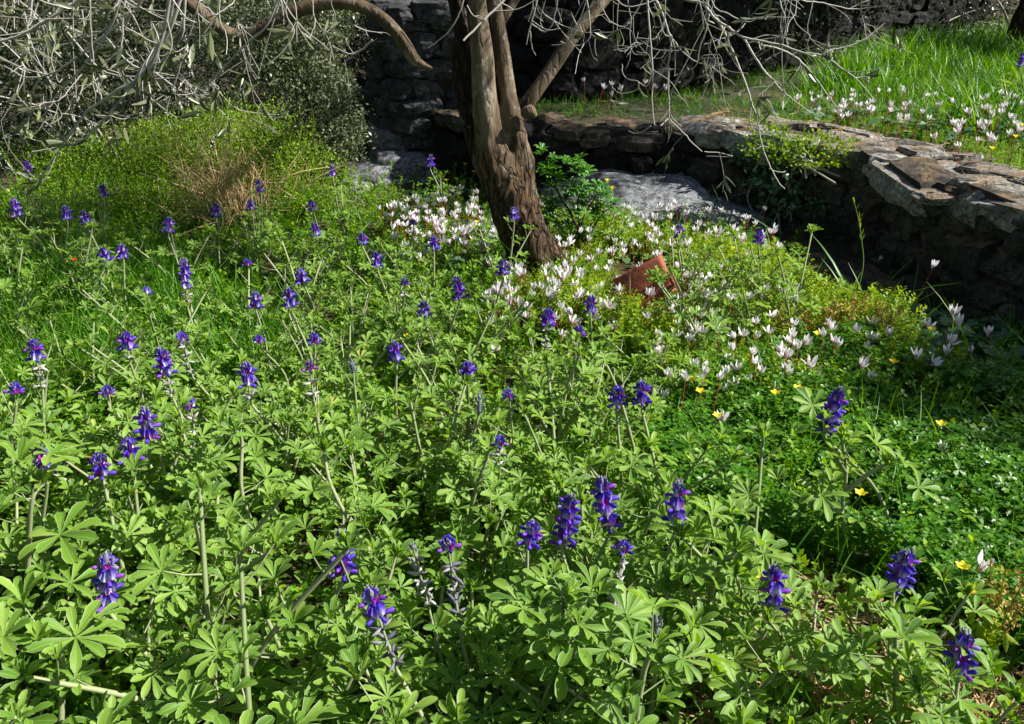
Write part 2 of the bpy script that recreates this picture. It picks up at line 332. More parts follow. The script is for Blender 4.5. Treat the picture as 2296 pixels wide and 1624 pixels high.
# ------------------------------------------------------------ stones
def stone_template(seed, cuts=4, rough=.16, sq=.45):
    r = random.Random(seed); V = []; idx = {}; F = []
    for ax in range(3):
        for sgn in (-1, 1):
            for i in range(cuts):
                for j in range(cuts):
                    q = []
                    for a, c in ((i, j), (i+1, j), (i+1, j+1), (i, j+1)):
                        p = [0, 0, 0]; p[ax] = sgn; p[(ax+1) % 3] = 2*a/cuts-1; p[(ax+2) % 3] = 2*c/cuts-1
                        key = tuple(round(x, 4) for x in p)
                        if key not in idx: idx[key] = len(V); V.append(p)
                        q.append(idx[key])
                    F.append(q if sgn > 0 else q[::-1])
    V = np.array(V, float); L = np.linalg.norm(V, axis=1, keepdims=True)
    V = V*(sq) + V/L*(1-sq)*1.12
    o = Vector((seed*7.3, seed*1.7, 0)); d = np.array([mnoise.noise(Vector(p)*1.4+o)*1. + .45*mnoise.noise(Vector(p)*4+o) for p in V])
    V = V*(1+rough*d[:, None]*1.6)
    sh = np.eye(3); sh[0, 2] = r.uniform(-.25, .25); sh[2, 0] = r.uniform(-.15, .15)
    return (V@sh.T*.5, F, None)
ST = [stone_template(s) for s in range(10)]
def path_at(P, s):
    P = np.array(P, float); L = np.concatenate([[0], np.cumsum(np.linalg.norm(np.diff(P, axis=0), axis=1))])
    s = np.clip(s, 0, L[-1]); x = np.interp(s, L, P[:, 0]); y = np.interp(s, L, P[:, 1])
    i = min(np.searchsorted(L, s, side='right')-1, len(P)-2); d = P[i+1]-P[i]; return np.array([x, y]), d/np.linalg.norm(d), L[-1]
def wall(name, P, zb, zt, side, depth, label, cap=None, size=1., mat='wall_stone', capm='cap_stone'):
    """dry stone wall: courses of separate stones with dark gaps, cap slabs on top. side=+1: the face looks to the left of the path"""
    bf = Buf(); _, _, Ltot = path_at(P, 0); z = 0; rr = random.Random(sum(map(ord, name))+len(P))
    H = zt-zb; rows = []
    while z < H-.03:
        h = rr.uniform(.07, .15)*size; h = min(h, H-z+.02); rows.append((z, h)); z += h*.93
    for k, (z, h) in enumerate(rows):
        s = -rr.uniform(0, .1)
        while s < Ltot:
            l = rr.uniform(.11, .34)*size; hh = h*rr.uniform(.85, 1.25)
            q, d, _ = path_at(P, s+l/2); n = np.array([-d[1], d[0]])*side
            dep = depth*rr.uniform(.8, 1.1)
            off = rr.uniform(-.035, .03) + .05*(1-z/max(H, .1))
            c = np.array([*(q + n*off - n*dep/2), zb+z+h/2 + rr.uniform(-.01, .01)])
            a = rr.uniform(-.1, .1); X = np.array([*d, a]); B = basis(np.array([*n, rr.uniform(-.15, .15)])[None], np.array([[-a*d[0], -a*d[1], 1]]))
            bf.inst(ST[rr.randrange(10)], c[None], B, np.array([[l*1.02, dep, hh*1.05]]), 0)
            s += l*.97
    # packed core behind the face
    m = max(8, int(Ltot/.2)); C = []
    for i in range(m+1):
        q, d, _ = path_at(P, Ltot*i/m); n = np.array([-d[1], d[0]])*side
        for o in (.06, depth*1.1+.15): C.append([*(q-n*o), 0])
    C = np.array(C); lo = C.copy(); lo[:, 2] = zb-.2; hi = C.copy(); hi[:, 2] = zt-.05
    V = np.vstack([lo, hi]); k = len(C); F = []
    for i in range(m):
        a = 2*i; F += [[a, a+2, k+a+2, k+a], [a+1, k+a+1, k+a+3, a+3], [k+a, k+a+2, k+a+3, k+a+1]]
    F += [[0, k, k+1, 1], [k-2, k-1, 2*k-1, 2*k-2]]
    bf.add(V, F, 2)
    if cap:
        s = 0
        while s < Ltot:
            l = rr.uniform(.14, .42)*size
            for row in range(cap[1]):
                q, d, _ = path_at(P, s+l/2+rr.uniform(-.06, .06)*row); n = np.array([-d[1], d[0]])*side
                dp = cap[0]/cap[1]*rr.uniform(1.05, 1.3); off = .05 - row*cap[0]/cap[1] + rr.uniform(-.07, .08)
                th = rr.uniform(.05, .14); c = np.array([*(q+n*(off-dp/2)), zt-th*.3+rr.uniform(-.035, .035)])
                if rr.random() < .08 and row: continue
                B = basis(np.array([*n, rr.uniform(-.12, .12)])[None], np.array([[rr.uniform(-.12, .12), rr.uniform(-.12, .12), 1]]))
                bf.inst(ST[rr.randrange(10)], c[None], B, np.array([[l*1.12, dp, th]]), 1)
            s += l*.95
    return tag(bf.build(name, [M[mat], M[capm], M['core']], smooth=False), label, 'stone wall')
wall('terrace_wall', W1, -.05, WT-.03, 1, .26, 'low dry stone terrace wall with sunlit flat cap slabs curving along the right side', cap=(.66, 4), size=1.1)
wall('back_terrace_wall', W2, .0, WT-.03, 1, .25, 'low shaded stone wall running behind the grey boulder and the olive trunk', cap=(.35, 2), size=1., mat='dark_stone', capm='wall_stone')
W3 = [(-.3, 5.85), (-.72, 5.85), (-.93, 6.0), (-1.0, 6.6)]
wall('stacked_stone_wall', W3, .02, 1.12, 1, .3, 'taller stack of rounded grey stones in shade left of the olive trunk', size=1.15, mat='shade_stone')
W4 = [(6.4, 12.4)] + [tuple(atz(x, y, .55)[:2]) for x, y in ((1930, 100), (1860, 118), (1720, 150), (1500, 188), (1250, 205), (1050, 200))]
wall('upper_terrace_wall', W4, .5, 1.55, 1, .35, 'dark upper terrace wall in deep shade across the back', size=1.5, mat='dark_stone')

def boulder(name, c, size, rot, seed, label, mat='boulder', tilt=(0, 0), squash=.35, det=5):
    bpy_m = bpy.data.meshes.new(name); import bmesh
    bm = bmesh.new(); bmesh.ops.create_icosphere(bm, subdivisions=det, radius=1.)
    o = Vector((seed*3.1, seed, 0))
    for v in bm.verts:
        p = v.co.copy(); L1 = max(abs(p.x), abs(p.y), abs(p.z)); p = p*(1-squash)+(p/L1)*squash
        d = 1 + .22*mnoise.noise(p*1.1+o) + .1*mnoise.noise(p*2.7+o) + .05*mnoise.noise(p*7+o) + .02*mnoise.noise(p*18+o)
        v.co = Vector((p.x*size[0], p.y*size[1], p.z*size[2]))*d
    for f in bm.faces: f.smooth = True
    bm.to_mesh(bpy_m); bm.free(); bpy_m.materials.append(M[mat])
    ob = bpy.data.objects.new(name, bpy_m); sc.collection.objects.link(ob); ob.location = c; ob.rotation_euler = (tilt[0], tilt[1], rot)
    return tag(ob, label, 'rock')
p = atz(1400, 440, .12); boulder('boulder', (.66, 4.9, .04), (.5, .4, .17), -.12, 3, 'broad blue grey boulder below the back wall, right of the olive trunk', tilt=(.32, -.1))
boulder('boulder', (1.12, 4.72, -.04), (.4, .26, .2), .3, 11, 'brown speckled boulder against the wall corner behind the white flowers', tilt=(0, .1))
p = atz(1080, 515, .03); boulder('boulder', (p[0]-.08, p[1], -.06), (.26, .2, .12), .2, 5, 'pale flat rock among cyclamens just left of the trunk')
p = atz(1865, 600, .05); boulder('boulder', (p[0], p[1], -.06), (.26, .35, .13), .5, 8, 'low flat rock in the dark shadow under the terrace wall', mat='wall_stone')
for k, (px, py, z, s, lb) in enumerate([(905, 370, .14, (.24, .18, .12), 'long slanting slab at the foot of the stone stack'), (830, 385, .12, (.22, .17, .09), 'flat layered rock beside the grey bush'),
        (870, 412, .05, (.17, .12, .09), 'small blue grey rock in front of the layered rocks'), (945, 405, .05, (.14, .12, .08), 'small pale rock under the stone stack, nearest the trunk'), (800, 420, .05, (.2, .13, .08), 'mossy low rock left of the small blue grey rock'), (870, 305, .3, (.17, .15, .13), 'big squared grey stone at the left foot of the stack')]):
    q = atz(px, py, z); boulder('boulder', (q[0], q[1]+.1, z-.05), s, .3*k, 20+k, lb, squash=.55, tilt=(.1, .12*(-1)**k), det=4)
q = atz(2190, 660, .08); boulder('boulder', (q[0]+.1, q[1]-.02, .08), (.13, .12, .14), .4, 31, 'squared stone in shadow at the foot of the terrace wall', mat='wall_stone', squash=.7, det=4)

# ------------------------------------------------------------ leaf templates
def leaflet(w=.16, rows=5, fold=.12, curl=-.12, shape='obovate', cols=3):
    V = []; uv = []; F = []
    for i in range(rows):
        t = i/(rows-1)
        if shape == 'obovate': t = [0, .22, .48, .74, .92, 1.][i] if rows == 6 else t; ww = w*float(np.interp(t, [0, .22, .48, .74, .92, 1.], [.1, .28, .64, 1., .82, .3]))
        elif shape == 'lance': ww = w*math.sin(math.pi*(t*.94+.03))**.8
        elif shape == 'blade': ww = w*(1-t)**.6+.002
        else: ww = w*math.sin(math.pi*(t*.9+.07))**.6
        z = curl*t*t*(1 if shape != 'obovate' else t)
        for u in (np.linspace(-1, 1, cols)):
            V.append([u*ww, t, z+fold*abs(u)*ww*2]); uv.append([(u+1)/2, t])
    for i in range(rows-1):
        for j in range(cols-1): a = i*cols+j; F.append([a, a+1, a+cols+1, a+cols])
    return (np.array(V), np.array(F), np.array(uv))
def merge(parts):
    V = []; F = []; U = []; n = 0
    for T, B, p, s in parts:
        V.append((np.asarray(T[0])*s)@B.T+p); F.append(np.asarray(T[1])+n); U.append(np.asarray(T[2])); n += len(T[0])
    return (np.vstack(V), np.vstack(F), np.vstack(U))
def rb(y, z): return basis(np.array([y], float), np.array([z], float))[0]
def palmate(n, cone, span=300, seed=0, w=.17):
    r = random.Random(seed); parts = []
    for k in range(n):
        a = R(-span/2+span*k/(n-1)+r.uniform(-5, 5))
        e = cone+r.uniform(-.22, .22); y = (math.sin(a)*math.cos(e), math.cos(a)*math.cos(e), math.sin(e))
        z = (-math.sin(a)*math.sin(e)+r.uniform(-.25, .25), -math.cos(a)*math.sin(e)+r.uniform(-.25, .25), math.cos(e)); s = (.7+.3*math.cos(a/2))*r.uniform(.74, 1.08)
        parts.append((leaflet(w, 6, .28, r.uniform(-.32, .0)), rb(y, z), np.zeros(3), s))
    return merge(parts)
PALM = [palmate(9, .35, 300, 1, .15), palmate(9, .6, 310, 2, .165), palmate(8, .2, 280, 3, .165), palmate(10, .5, 320, 4, .14), palmate(8, .95, 330, 5, .14), palmate(7, 1.15, 330, 6, .13)]
BLADE = leaflet(.02, 5, .2, -.35, 'blade'); BLADE2 = leaflet(.028, 6, .15, -.75, 'blade'); OLEAF = leaflet(.11, 4, .15, -.08, 'lance'); OVAL = leaflet(.3, 3, .1, -.05, 'oval')
DIAM = (np.array([[0, 0, 0], [.28, .5, .06], [0, 1, 0], [-.28, .5, .06]]), np.array([[0, 1, 2, 3]]), np.array([[.25, .25]]*4))
def sprig(n, h, lw, seed, spread=.5):
    r = random.Random(seed); parts = []
    for k in range(n):
        t = .15+.85*k/n; a = k*2.4+r.uniform(-.3, .3); e = r.uniform(.1, .7)
        pos = np.array([math.sin(t*2+seed)*.12*t, math.cos(t*3+seed)*.1*t, t*h]); y = (math.cos(a)*math.cos(e), math.sin(a)*math.cos(e), math.sin(e))
        parts.append((DIAM, rb(y, (0, .05, 1)), pos, np.array([lw*1.2, lw, lw])[None]*r.uniform(.7, 1.2)*(1.2-t*.5)))
    st = leaflet(.012, 3, 0, 0, 'blade'); parts.append((st, rb((.03, .03, 1), (0, 1, 0)), np.zeros(3), h))
    Fq = [(np.asarray(T[1])) for T, *_ in parts]
    return merge(parts)
FINE = [sprig(26, 1, .17, s+10) for s in range(4)]
SPRIG = [sprig(16, 1, .26, s) for s in range(4)]
def trifol():
    parts = []
    for a in (0, 2.09, 4.19):
        T = (np.array([[0, 0, 0], [.34, .55, .07], [.25, .95, .02], [0, .78, -.04], [-.25, .95, .02], [-.34, .55, .07]]), np.array([[0, 1, 2, 3], [0, 3, 4, 5]]), np.array([[.25, .25]]*6))
        parts.append((T, rb((math.cos(a), math.sin(a), .08), (0, 0, 1)), np.zeros(3), 1.))
    return merge(parts)
TRI = trifol()
HEART = (np.array([[0, .12, 0], [.32, -.1, .03], [.55, .35, .0], [.3, .85, -.05], [0, 1.1, -.1], [-.3, .85, -.05], [-.55, .35, 0], [-.32, -.1, .03]]), np.array([[0, 1, 2, 3], [0, 3, 4, 5], [0, 5, 6, 7]]), np.array([[.25, .25]]*8))
def upright(n, lean=.35):   # random mostly-vertical frames: template z is up
    a = rng.uniform(0, 2*math.pi, n); z = nrm(np.stack([rng.normal(0, lean, n), rng.normal(0, lean, n), np.ones(n)], -1))
    y = np.stack([np.cos(a), np.sin(a), np.zeros(n)], -1); return basis_z(y, z)
def basis_z(y, z):
    z = nrm(z); x = nrm(np.cross(y, z)); y = np.cross(z, x); return np.stack([x, y, z], -1)
def blades(n, lean=.4):     # template y is the blade's length: points up
    y = nrm(np.stack([rng.normal(0, lean, n), rng.normal(0, lean, n), np.ones(n)], -1)); return basis(y, rnd_unit(n))

# ------------------------------------------------------------ ground cover (stuff nobody could count)
def world_poly(P, z=0.): return [tuple(atz(x, y, z)[:2]) for x, y in P]
def scatter(n, P, dens_near=True):
    P = np.array(P); lo, hi = P.min(0), P.max(0); out = []; k = 0
    while k < n:
        q = rng.uniform(lo, hi, (n*2, 2)); q = q[inpoly(q[:, 0], q[:, 1], [tuple(a) for a in P])]
        if dens_near: q = q[rng.uniform(size=len(q)) < np.clip(2.4/np.maximum(q[:, 1], .5), 0, 1)]
        out.append(q); k += len(q)
        if len(q) == 0: break
    return np.vstack(out)[:n]
def onground(q, z=0): return np.column_stack([q, gz(q[:, 0], q[:, 1])+z])
def clump(q, s, thr, seed=0.):  # keep points where a smooth field is above thr, for uneven cover
    f = np.sin(q[:, 0]*s+seed)*np.cos(q[:, 1]*s*1.2+seed*2)+.5*np.sin(q[:, 0]*s*2.7+q[:, 1]*s*1.9+seed)
    return q[f+rng.normal(0, .35, len(q)) > thr]
FIELD = [(-2.6, .55), (-4.2, 6.4), (-1.2, 6.0), (-.4, 5.6), (.1, 5.2)] + [(x-.12, y-.05) for x, y in W1[::-1]][1:-1] + [(2.4, .55)]
TINZ = world_poly([(1360, 590), (1530, 590), (1545, 770), (1350, 770)])
bare = world_poly([(1700, 1230), (2300, 1500), (2300, 1700), (1500, 1700)], 0)
def offwall(q, d):
    A = np.array([path_at(W1, t)[0] for t in np.linspace(0, 6, 120)]); dm = np.sqrt(((q[:, None]-A[None])**2).sum(-1)).min(1); return q[dm+rng.normal(0, .06, len(q)) > d]
# undergrowth: feathery herbs
b = Buf(); q = offwall(scatter(15000, FIELD), .5); q = clump(q, 2.6, -.8, 1.); inb = inpoly(q[:, 0], q[:, 1], bare); q = q[~inb | (rng.uniform(size=len(q)) < .35)]; q = q[~inpoly(q[:, 0], q[:, 1], TINZ)]
k = rng.integers(0, 4, len(q))
for i in range(4):
    s = q[k == i]; h = rng.uniform(.06, .17, len(s)); b.inst(SPRIG[i], onground(s), upright(len(s)), np.stack([h*.7, h*.7, h], -1))
tag(b.build('undergrowth', M['herb']), 'fine feathery green herbs covering the ground between the lupins', 'ground cover', kind='stuff')
# yellow-green herbs right of the tree and round the tin
zy = world_poly([(1200, 640), (1250, 560), (1330, 520), (1760, 590), (1840, 640), (2010, 720), (2000, 860), (1800, 900), (1500, 860), (1380, 760), (1200, 760)], .05)
b = Buf(); q = offwall(scatter(7500, zy, False), .42); k = rng.integers(0, 4, len(q))
for i in range(4):
    s = q[k == i]; s = s[~inpoly(s[:, 0], s[:, 1], TINZ)]; h = rng.uniform(.07, .16, len(s))*(1.2+.45*np.sin(s[:, 0]*5)*np.cos(s[:, 1]*4.3)); b.inst(FINE[i], onground(s), upright(len(s)), np.stack([h*.6, h*.6, h], -1))
tag(b.build('yellow_undergrowth', M['herb_yellow']), 'yellow green feathery herbs around the rusty tin and under the sapling', 'ground cover', kind='stuff')
# clover carpet right
zc = world_poly([(1480, 860), (1700, 800), (1960, 780), (2120, 850), (2500, 880), (2600, 1450), (2300, 1500), (1900, 1250), (1560, 1230), (1450, 1000)], .05)
b = Buf(); q = offwall(np.vstack([clump(scatter(14000, zc, False), 5., -.75, .6), clump(scatter(5000, FIELD), 2., .1, 4.)]), .5); q = q[~inpoly(q[:, 0], q[:, 1], TINZ)]; n = len(q); P3 = onground(q); h = rng.uniform(.05, .15, n)+.03*np.sin(q[:, 0]*9)*np.cos(q[:, 1]*8)
b.inst(TRI, P3+np.column_stack([np.zeros(n), np.zeros(n), h]), upright(n, .28), rng.uniform(.011, .025, n))
m_ = n//3; b.inst(BLADE, P3[:m_], basis(nrm(np.stack([rng.normal(0, .15, m_), rng.normal(0, .15, m_), np.ones(m_)], -1)), rnd_unit(m_)), np.stack([np.full(m_, .05), h[:m_], h[:m_]*.1], -1))
tag(b.build('clover', M['clover']), 'dense carpet of three lobed clover like leaves on the right', 'ground cover', kind='stuff')
# grasses
b = Buf(); zg = world_poly([(0, 610), (330, 600), (640, 720), (640, 860), (300, 900), (-300, 950), (-300, 650)], .05)
q = np.vstack([scatter(9000, zg, False), clump(scatter(15000, FIELD), 1.7, -.1, 9.)]); q = q[~inpoly(q[:, 0], q[:, 1], TINZ)]; n = len(q); l = rng.uniform(.08, .24, n)
b.inst(BLADE2, onground(q), blades(n, .45), np.stack([l*.55, l, l], -1))
tag(b.build('grass', M['dark_grass']), 'green grass blades growing between the lupins', 'grass', kind='stuff')
b = Buf(); zt = world_poly([(1730, 245), (1790, 205), (1880, 160), (2010, 118), (2150, 125), (2310, 100), (2700, 110), (2700, 400), (2330, 318), (2150, 292), (2000, 262), (1800, 252)], .5)
q = scatter(15000, zt, False); q = q[inpoly(q[:, 0]-.45, q[:, 1]-.35, TERR)]; n = len(q)
l = rng.uniform(.07, .25, n)*np.clip((q[:, 0]-1.0)/1.5, .35, 1)*(1+.45*np.sin(q[:, 0]*3.1)*np.cos(q[:, 1]*2.7))
b.inst(BLADE2, onground(q), blades(n, .32), np.stack([l*.8, l, l], -1))
tag(b.build('terrace_grass', M['grass']), 'bright green sunlit grass on the upper terrace', 'grass', kind='stuff')
b = Buf(); q = clump(scatter(3500, [(-.3, 5.7), (1.2, 5.5), (1.6, 5.6), (2.6, 7), (3.2, 8.2), (0, 6.7)], False), 3., -.6, 2.); n = len(q); l = rng.uniform(.04, .1, n)
b.inst(BLADE2, onground(q), blades(n, .6), np.stack([l, l, l], -1)); 
tag(b.build('shaded_grass', M['dark_grass']), 'short grass in the shade behind the back wall', 'grass', kind='stuff')
b = Buf(); q = scatter(2600, world_poly([(1620, 285), (1800, 245), (2000, 250), (2330, 300), (2500, 420), (2330, 390), (2130, 315), (1950, 285)], .5), False); k = rng.integers(0, 4, len(q))
for i in range(4):
    s = q[k == i]; h = rng.uniform(.03, .09, len(s)); b.inst(FINE[i], onground(s), upright(len(s)), np.stack([h*.8, h*.8, h], -1))
tag(b.build('terrace_herbs', M['herb']), 'low herbs along the edge of the upper terrace', 'ground cover', kind='stuff')
# cyclamen leaves
b = Buf(); zs = [world_poly([(860, 470), (1100, 440), (1130, 640), (900, 600)]), world_poly([(1200, 480), (1700, 500), (1760, 580), (1200, 640)]), world_poly([(1960, 700), (2296, 700), (2296, 860), (2000, 860)], .05)]
q = np.vstack([scatter(420, z, False) for z in zs] + [scatter(900, [(1.6, 5.5), (2.45, 4.7), (3.2, 4.0), (3.9, 4.1), (3, 5.2), (2, 5.9)], False), scatter(1800, [(3.2, 8), (7, 8), (8.5, 12.4), (4.5, 12.4)], False)]); n = len(q)
b.inst(HEART, onground(q)+np.column_stack([np.zeros(n), np.zeros(n), rng.uniform(.02, .09, n)]), upright(n, .35), rng.uniform(.025, .05, n))
tag(b.build('cyclamen_leaves', M['cyc_leaf']), 'dark heart shaped cyclamen leaves low on the ground', 'ground cover', kind='stuff')
# dry litter in the bare patches and on the wall top
b = Buf(); q = np.vstack([scatter(3500, bare, False), scatter(1800, FIELD)]); n = len(q); l = rng.uniform(.02, .1, n)
b.inst(BLADE, onground(q, .012), basis(nrm(np.stack([rng.normal(0, 1, n), rng.normal(0, 1, n), rng.normal(.1, .15, n)], -1)), rnd_unit(n)), np.stack([l*1.2, l, l*.3], -1))
tq = []
for s_ in rng.uniform(0, 5.6, 1600):
    a, d, L_ = path_at(W1, s_); n_ = np.array([-d[1], d[0]]); tq.append([*(a-n_*abs(rng.normal(.3, .2))), WT+.03+rng.uniform(0, .015)])
tq = np.array(tq); n = len(tq); l = rng.uniform(.015, .06, n)
b.inst(BLADE, tq, basis(nrm(np.stack([rng.normal(0, 1, n), rng.normal(0, 1, n), rng.normal(.05, .1, n)], -1)), rnd_unit(n)), np.stack([l*1.5, l, l*.3], -1))
tag(b.build('dry_litter', M['straw']), 'dry stalks and fallen leaf litter on bare soil and on the wall top', 'litter', kind='stuff')

# ------------------------------------------------------------ lupins
def floret():
    parts = []
    L = (np.array([[-.02, 0, 0], [.3, .05, .12], [.42, .16, .55], [.1, .1, 1.0], [0, 0, .5], [.02, -.02, .22]]), np.array([[0, 1, 5, 5], [1, 2, 4, 5], [2, 3, 4, 4]]), np.array([[.5, 0], [.5, .3], [.5, .7], [.5, 1], [.5, .45], [.5, .1]]))
    F2 = np.array([[0, 1, 5], [1, 2, 4], [1, 4, 5], [2, 3, 4]])
    V = L[0]*[1.35, 1.0, 1.3]+np.array([0, .12, 0]); V2 = V*[-1, 1, 1]; Vs = np.vstack([V, V2]); Fs = np.vstack([F2, F2[:, ::-1]+6]); U = np.vstack([L[2], L[2]])
    # wings and keel: a blunt pod pushing forward
    W = []; k = 6; rings = [(.02, .06), (.45, .14), (.75, .2), (.95, .1)]
    for y, r in rings:
        for j in range(k): a = 2*math.pi*j/k; W.append([r*.8*math.cos(a), y, .12+r*math.sin(a)-.1*y])
    W = np.array(W); FW = []
    for i in range(3):
        for j in range(k): a = i*k+j; c = i*k+(j+1) % k; FW += [[a, c, c+k], [a, c+k, a+k]]
    UW = np.full((len(W), 2), .5); UW[:, 1] = .9; UW[:k, 1] = 0
    return (np.vstack([Vs, W]), np.vstack([Fs, np.array(FW)+12]), np.vstack([U, UW]))
FLO = floret()
POD = (lambda k=5: (np.array([[r*math.cos(2*math.pi*j/k), y, r*math.sin(2*math.pi*j/k)+.25*y*y] for y, r in ((0, .1), (.35, .2), (.8, .16), (1.15, .02)) for j in range(k)]),
       np.array([[i*k+j, i*k+(j+1) % k, (i+1)*k+(j+1) % k, (i+1)*k+j] for i in range(3) for j in range(k)]), np.full((20, 2), .25)))()
def radial(axis, n, ph, elev):
    axis = nrm(axis[None])[0]; a = ph+np.arange(n)*2*math.pi/n+rng.uniform(-.15, .15, n)
    u = nrm(np.cross(axis, [.3, 1, .1])[None])[0]; v = np.cross(axis, u)
    r = np.cos(a)[:, None]*u+np.sin(a)[:, None]*v
    y = nrm(r*math.cos(elev)+axis*math.sin(elev)); return basis(y, np.tile(axis, (n, 1))), r
def make_lupin(base, tips, height, nshoot=3, nleaf=6, ll=.045, label=None, group=None, spread=.13, paths=()):
    """base: world point; tips: list of (world top of spike, flower length, style, pod length); returns the root"""
    root = empty('lupin', base, label=label, cat='lupin', group=group); O = np.asarray(base, float)
    st = Buf(); lf = Buf(); shoots = []; spikes = []
    for top, L, style, PL in tips:
        top = np.asarray(top)-O; ax = nrm(np.array([[rng.normal(0, .1), rng.normal(0, .06), 1.]]))[0]
        bot = top-ax*(L+PL); spikes.append((top, bot, L, PL, style, ax))
        mid = bot*.5+np.array([rng.normal(0, .03), rng.normal(0, .03), 0])+np.array([bot[0], bot[1], 0])*-.15
        shoots.append((spline([(0, 0, -.02), mid, bot], 6), .0045 if L > .04 else .0035, .8))
        tube(st, np.array([bot, top-ax*.01]), [.0028, .0018], 5)
    for k in range(nshoot):
        a = rng.uniform(0, 6.28); h = height*rng.uniform(.55, .95); r = spread*rng.uniform(.5, 1.2)
        e = np.array([math.cos(a)*r, math.sin(a)*r, h]); shoots.append((spline([(0, 0, -.02), e*np.array([.35, .35, .5]), e], 6), .0038, 1.))
    for P in paths: shoots.append((spline(np.asarray(P)-O, 5), .0048, 1. if not spikes else .9))
    P_, Bs, S_, V_ = [], [], [], []
    for pts, r, frac in shoots:
        tube(st, pts, np.linspace(r*1.35, r*.8, len(pts)), 5)
        m = max(2, int(nleaf*rng.uniform(.8, 1.2))); ph = rng.uniform(0, 6)
        for i in range(m):
            t = .22+.76*(i+.5)/m; f = t*(len(pts)-1); i0 = min(int(f), len(pts)-2); p = pts[i0]+(pts[i0+1]-pts[i0])*(f-i0)
            a = ph+i*2.4; el = rng.uniform(.25, .8) if t < .8 else rng.uniform(.7, 1.2); pl = (ll*1.5*rng.uniform(.7, 1.25))*(1.2-.6*t)
            d = np.array([math.cos(a)*math.cos(el), math.sin(a)*math.cos(el), math.sin(el)]); e = p+d*pl
            tube(st, np.array([p, p+d*pl*.5+[0, 0, -.004], e]), [.0017, .0013, .0011], 4, cap=False)
            nn = nrm((np.array([0, 0, 1.])+d*.35+SUND*.6+rng.normal(0, .3, 3))[None])[0]; yy = d*[1, 1, .3]+rng.normal(0, .15, 3)
            P_.append(e); V_.append(rng.integers(0, 4) if t < .85 else rng.integers(4, 6)); Bs.append(basis_z(yy[None], nn[None])[0]); S_.append(ll*rng.uniform(.75, 1.15)*(1.12-.5*t))
        if frac >= .9:
            for q in range(3):
                a = ph+q*2.1; P_.append(pts[-1]-[0, 0, .004]); V_.append(5 if q else 4); Bs.append(basis_z(np.array([[math.cos(a), math.sin(a), .2]]), nrm(np.array([[math.cos(a)*.45, math.sin(a)*.45, 1.]])))[0]); S_.append(ll*rng.uniform(.5, .8))
    P_, Bs, S_, V_ = map(np.array, (P_, Bs, S_, V_))
    for v in range(6):
        k = V_ == v
        if k.any(): lf.inst(PALM[v], P_[k], Bs[k], S_[k])
    st.build('stem', M['lupin_stem'], root); lf.build('leaves', M['lupin_leaf'], root)
    for top, bot, L, PL, style, ax in spikes:
        if style == 'bud' : fl0 = 0
        sb = Buf(); sp_o = None; bl = min(.028, L*.27) if style not in ('short', 'pods') else .008
        if style == 'bud': bl = L
        # florets
        nw = 0 if style in ('bud', 'pods') else max(1, int(round((L-bl*.7)/.029)))
        for k in range(nw):
            z = (L-bl*.8)*(1-k/nw)-.012
            nf = int(rng.choice([4, 5, 5, 6])) if nw > 1 else 5
            B, r = radial(ax, nf, k*.6+rng.uniform(0, 1), rng.uniform(.1, .35)); c = top-ax*(L-z)
            keep = rng.uniform(size=nf) < .93
            sb.inst(FLO, (c+r*.004)[keep], B[keep], rng.uniform(.0235, .0285, nf)[keep]*(1. if k else .88)*(1. if L > .05 else .85))
        mt = M['magenta'] if style == 'mag' else M['violet']
        pe = sb.build('flower_spike', mt, root)
        bb = Buf()
        nb = 26 if bl > .012 else 6; tt = rng.uniform(0, 1, nb); aa = rng.uniform(0, 6.28, nb)
        u = nrm(np.cross(ax, [.3, 1, .1])[None])[0]; v = np.cross(ax, u); rr_ = (.0075*np.sin(math.pi*(.15+.8*tt))+.001)*(1.2 if style == 'bud' else 1)
        pos = top-ax*bl*(1-tt)[:, None]*1.0+rr_[:, None]*(np.cos(aa)[:, None]*u+np.sin(aa)[:, None]*v)
        y = nrm(ax+.5*(np.cos(aa)[:, None]*u+np.sin(aa)[:, None]*v)); bb.inst(POD, pos-ax*.004, basis(y, rnd_unit(nb)), np.stack([np.full(nb, .009), np.full(nb, .008), np.full(nb, .009)], -1))
        tube(bb, np.array([top-ax*bl, top-ax*bl*.4, top]), [.005, .0065, .002], 6)
        bb.build('bud_tip', M['bud'], pe)
        if PL > .01:
            pb = Buf(); nw = max(1, int(PL/.022))
            for k in range(nw):
                nf = int(rng.integers(4, 7)); B, r = radial(ax, nf, k*.5, rng.uniform(-.1, .5)); c = bot+ax*(PL*(k+.7)/nw)
                B2 = basis(nrm(B[:, :, 1]+rng.normal(0, .35, (nf, 3))), rnd_unit(nf)); s_ = rng.uniform(.012, .021, nf); pb.inst(POD, c+r*.002+rng.normal(0, .002, (nf, 3)), B2, np.stack([s_*1.1, s_, s_*1.1], -1)); pb.inst(DIAM, np.tile(c, (nf, 1)), basis(nrm(B[:, :, 1]+rng.normal(0, .7, (nf, 3))), rnd_unit(nf)), rng.uniform(.006, .016, nf))
            pb.build('seed_pods', M['pod_dark'] if style == 'darkpod' else M['pod'], pe)  # separate seed pods in whorls round the spike axis
    return root

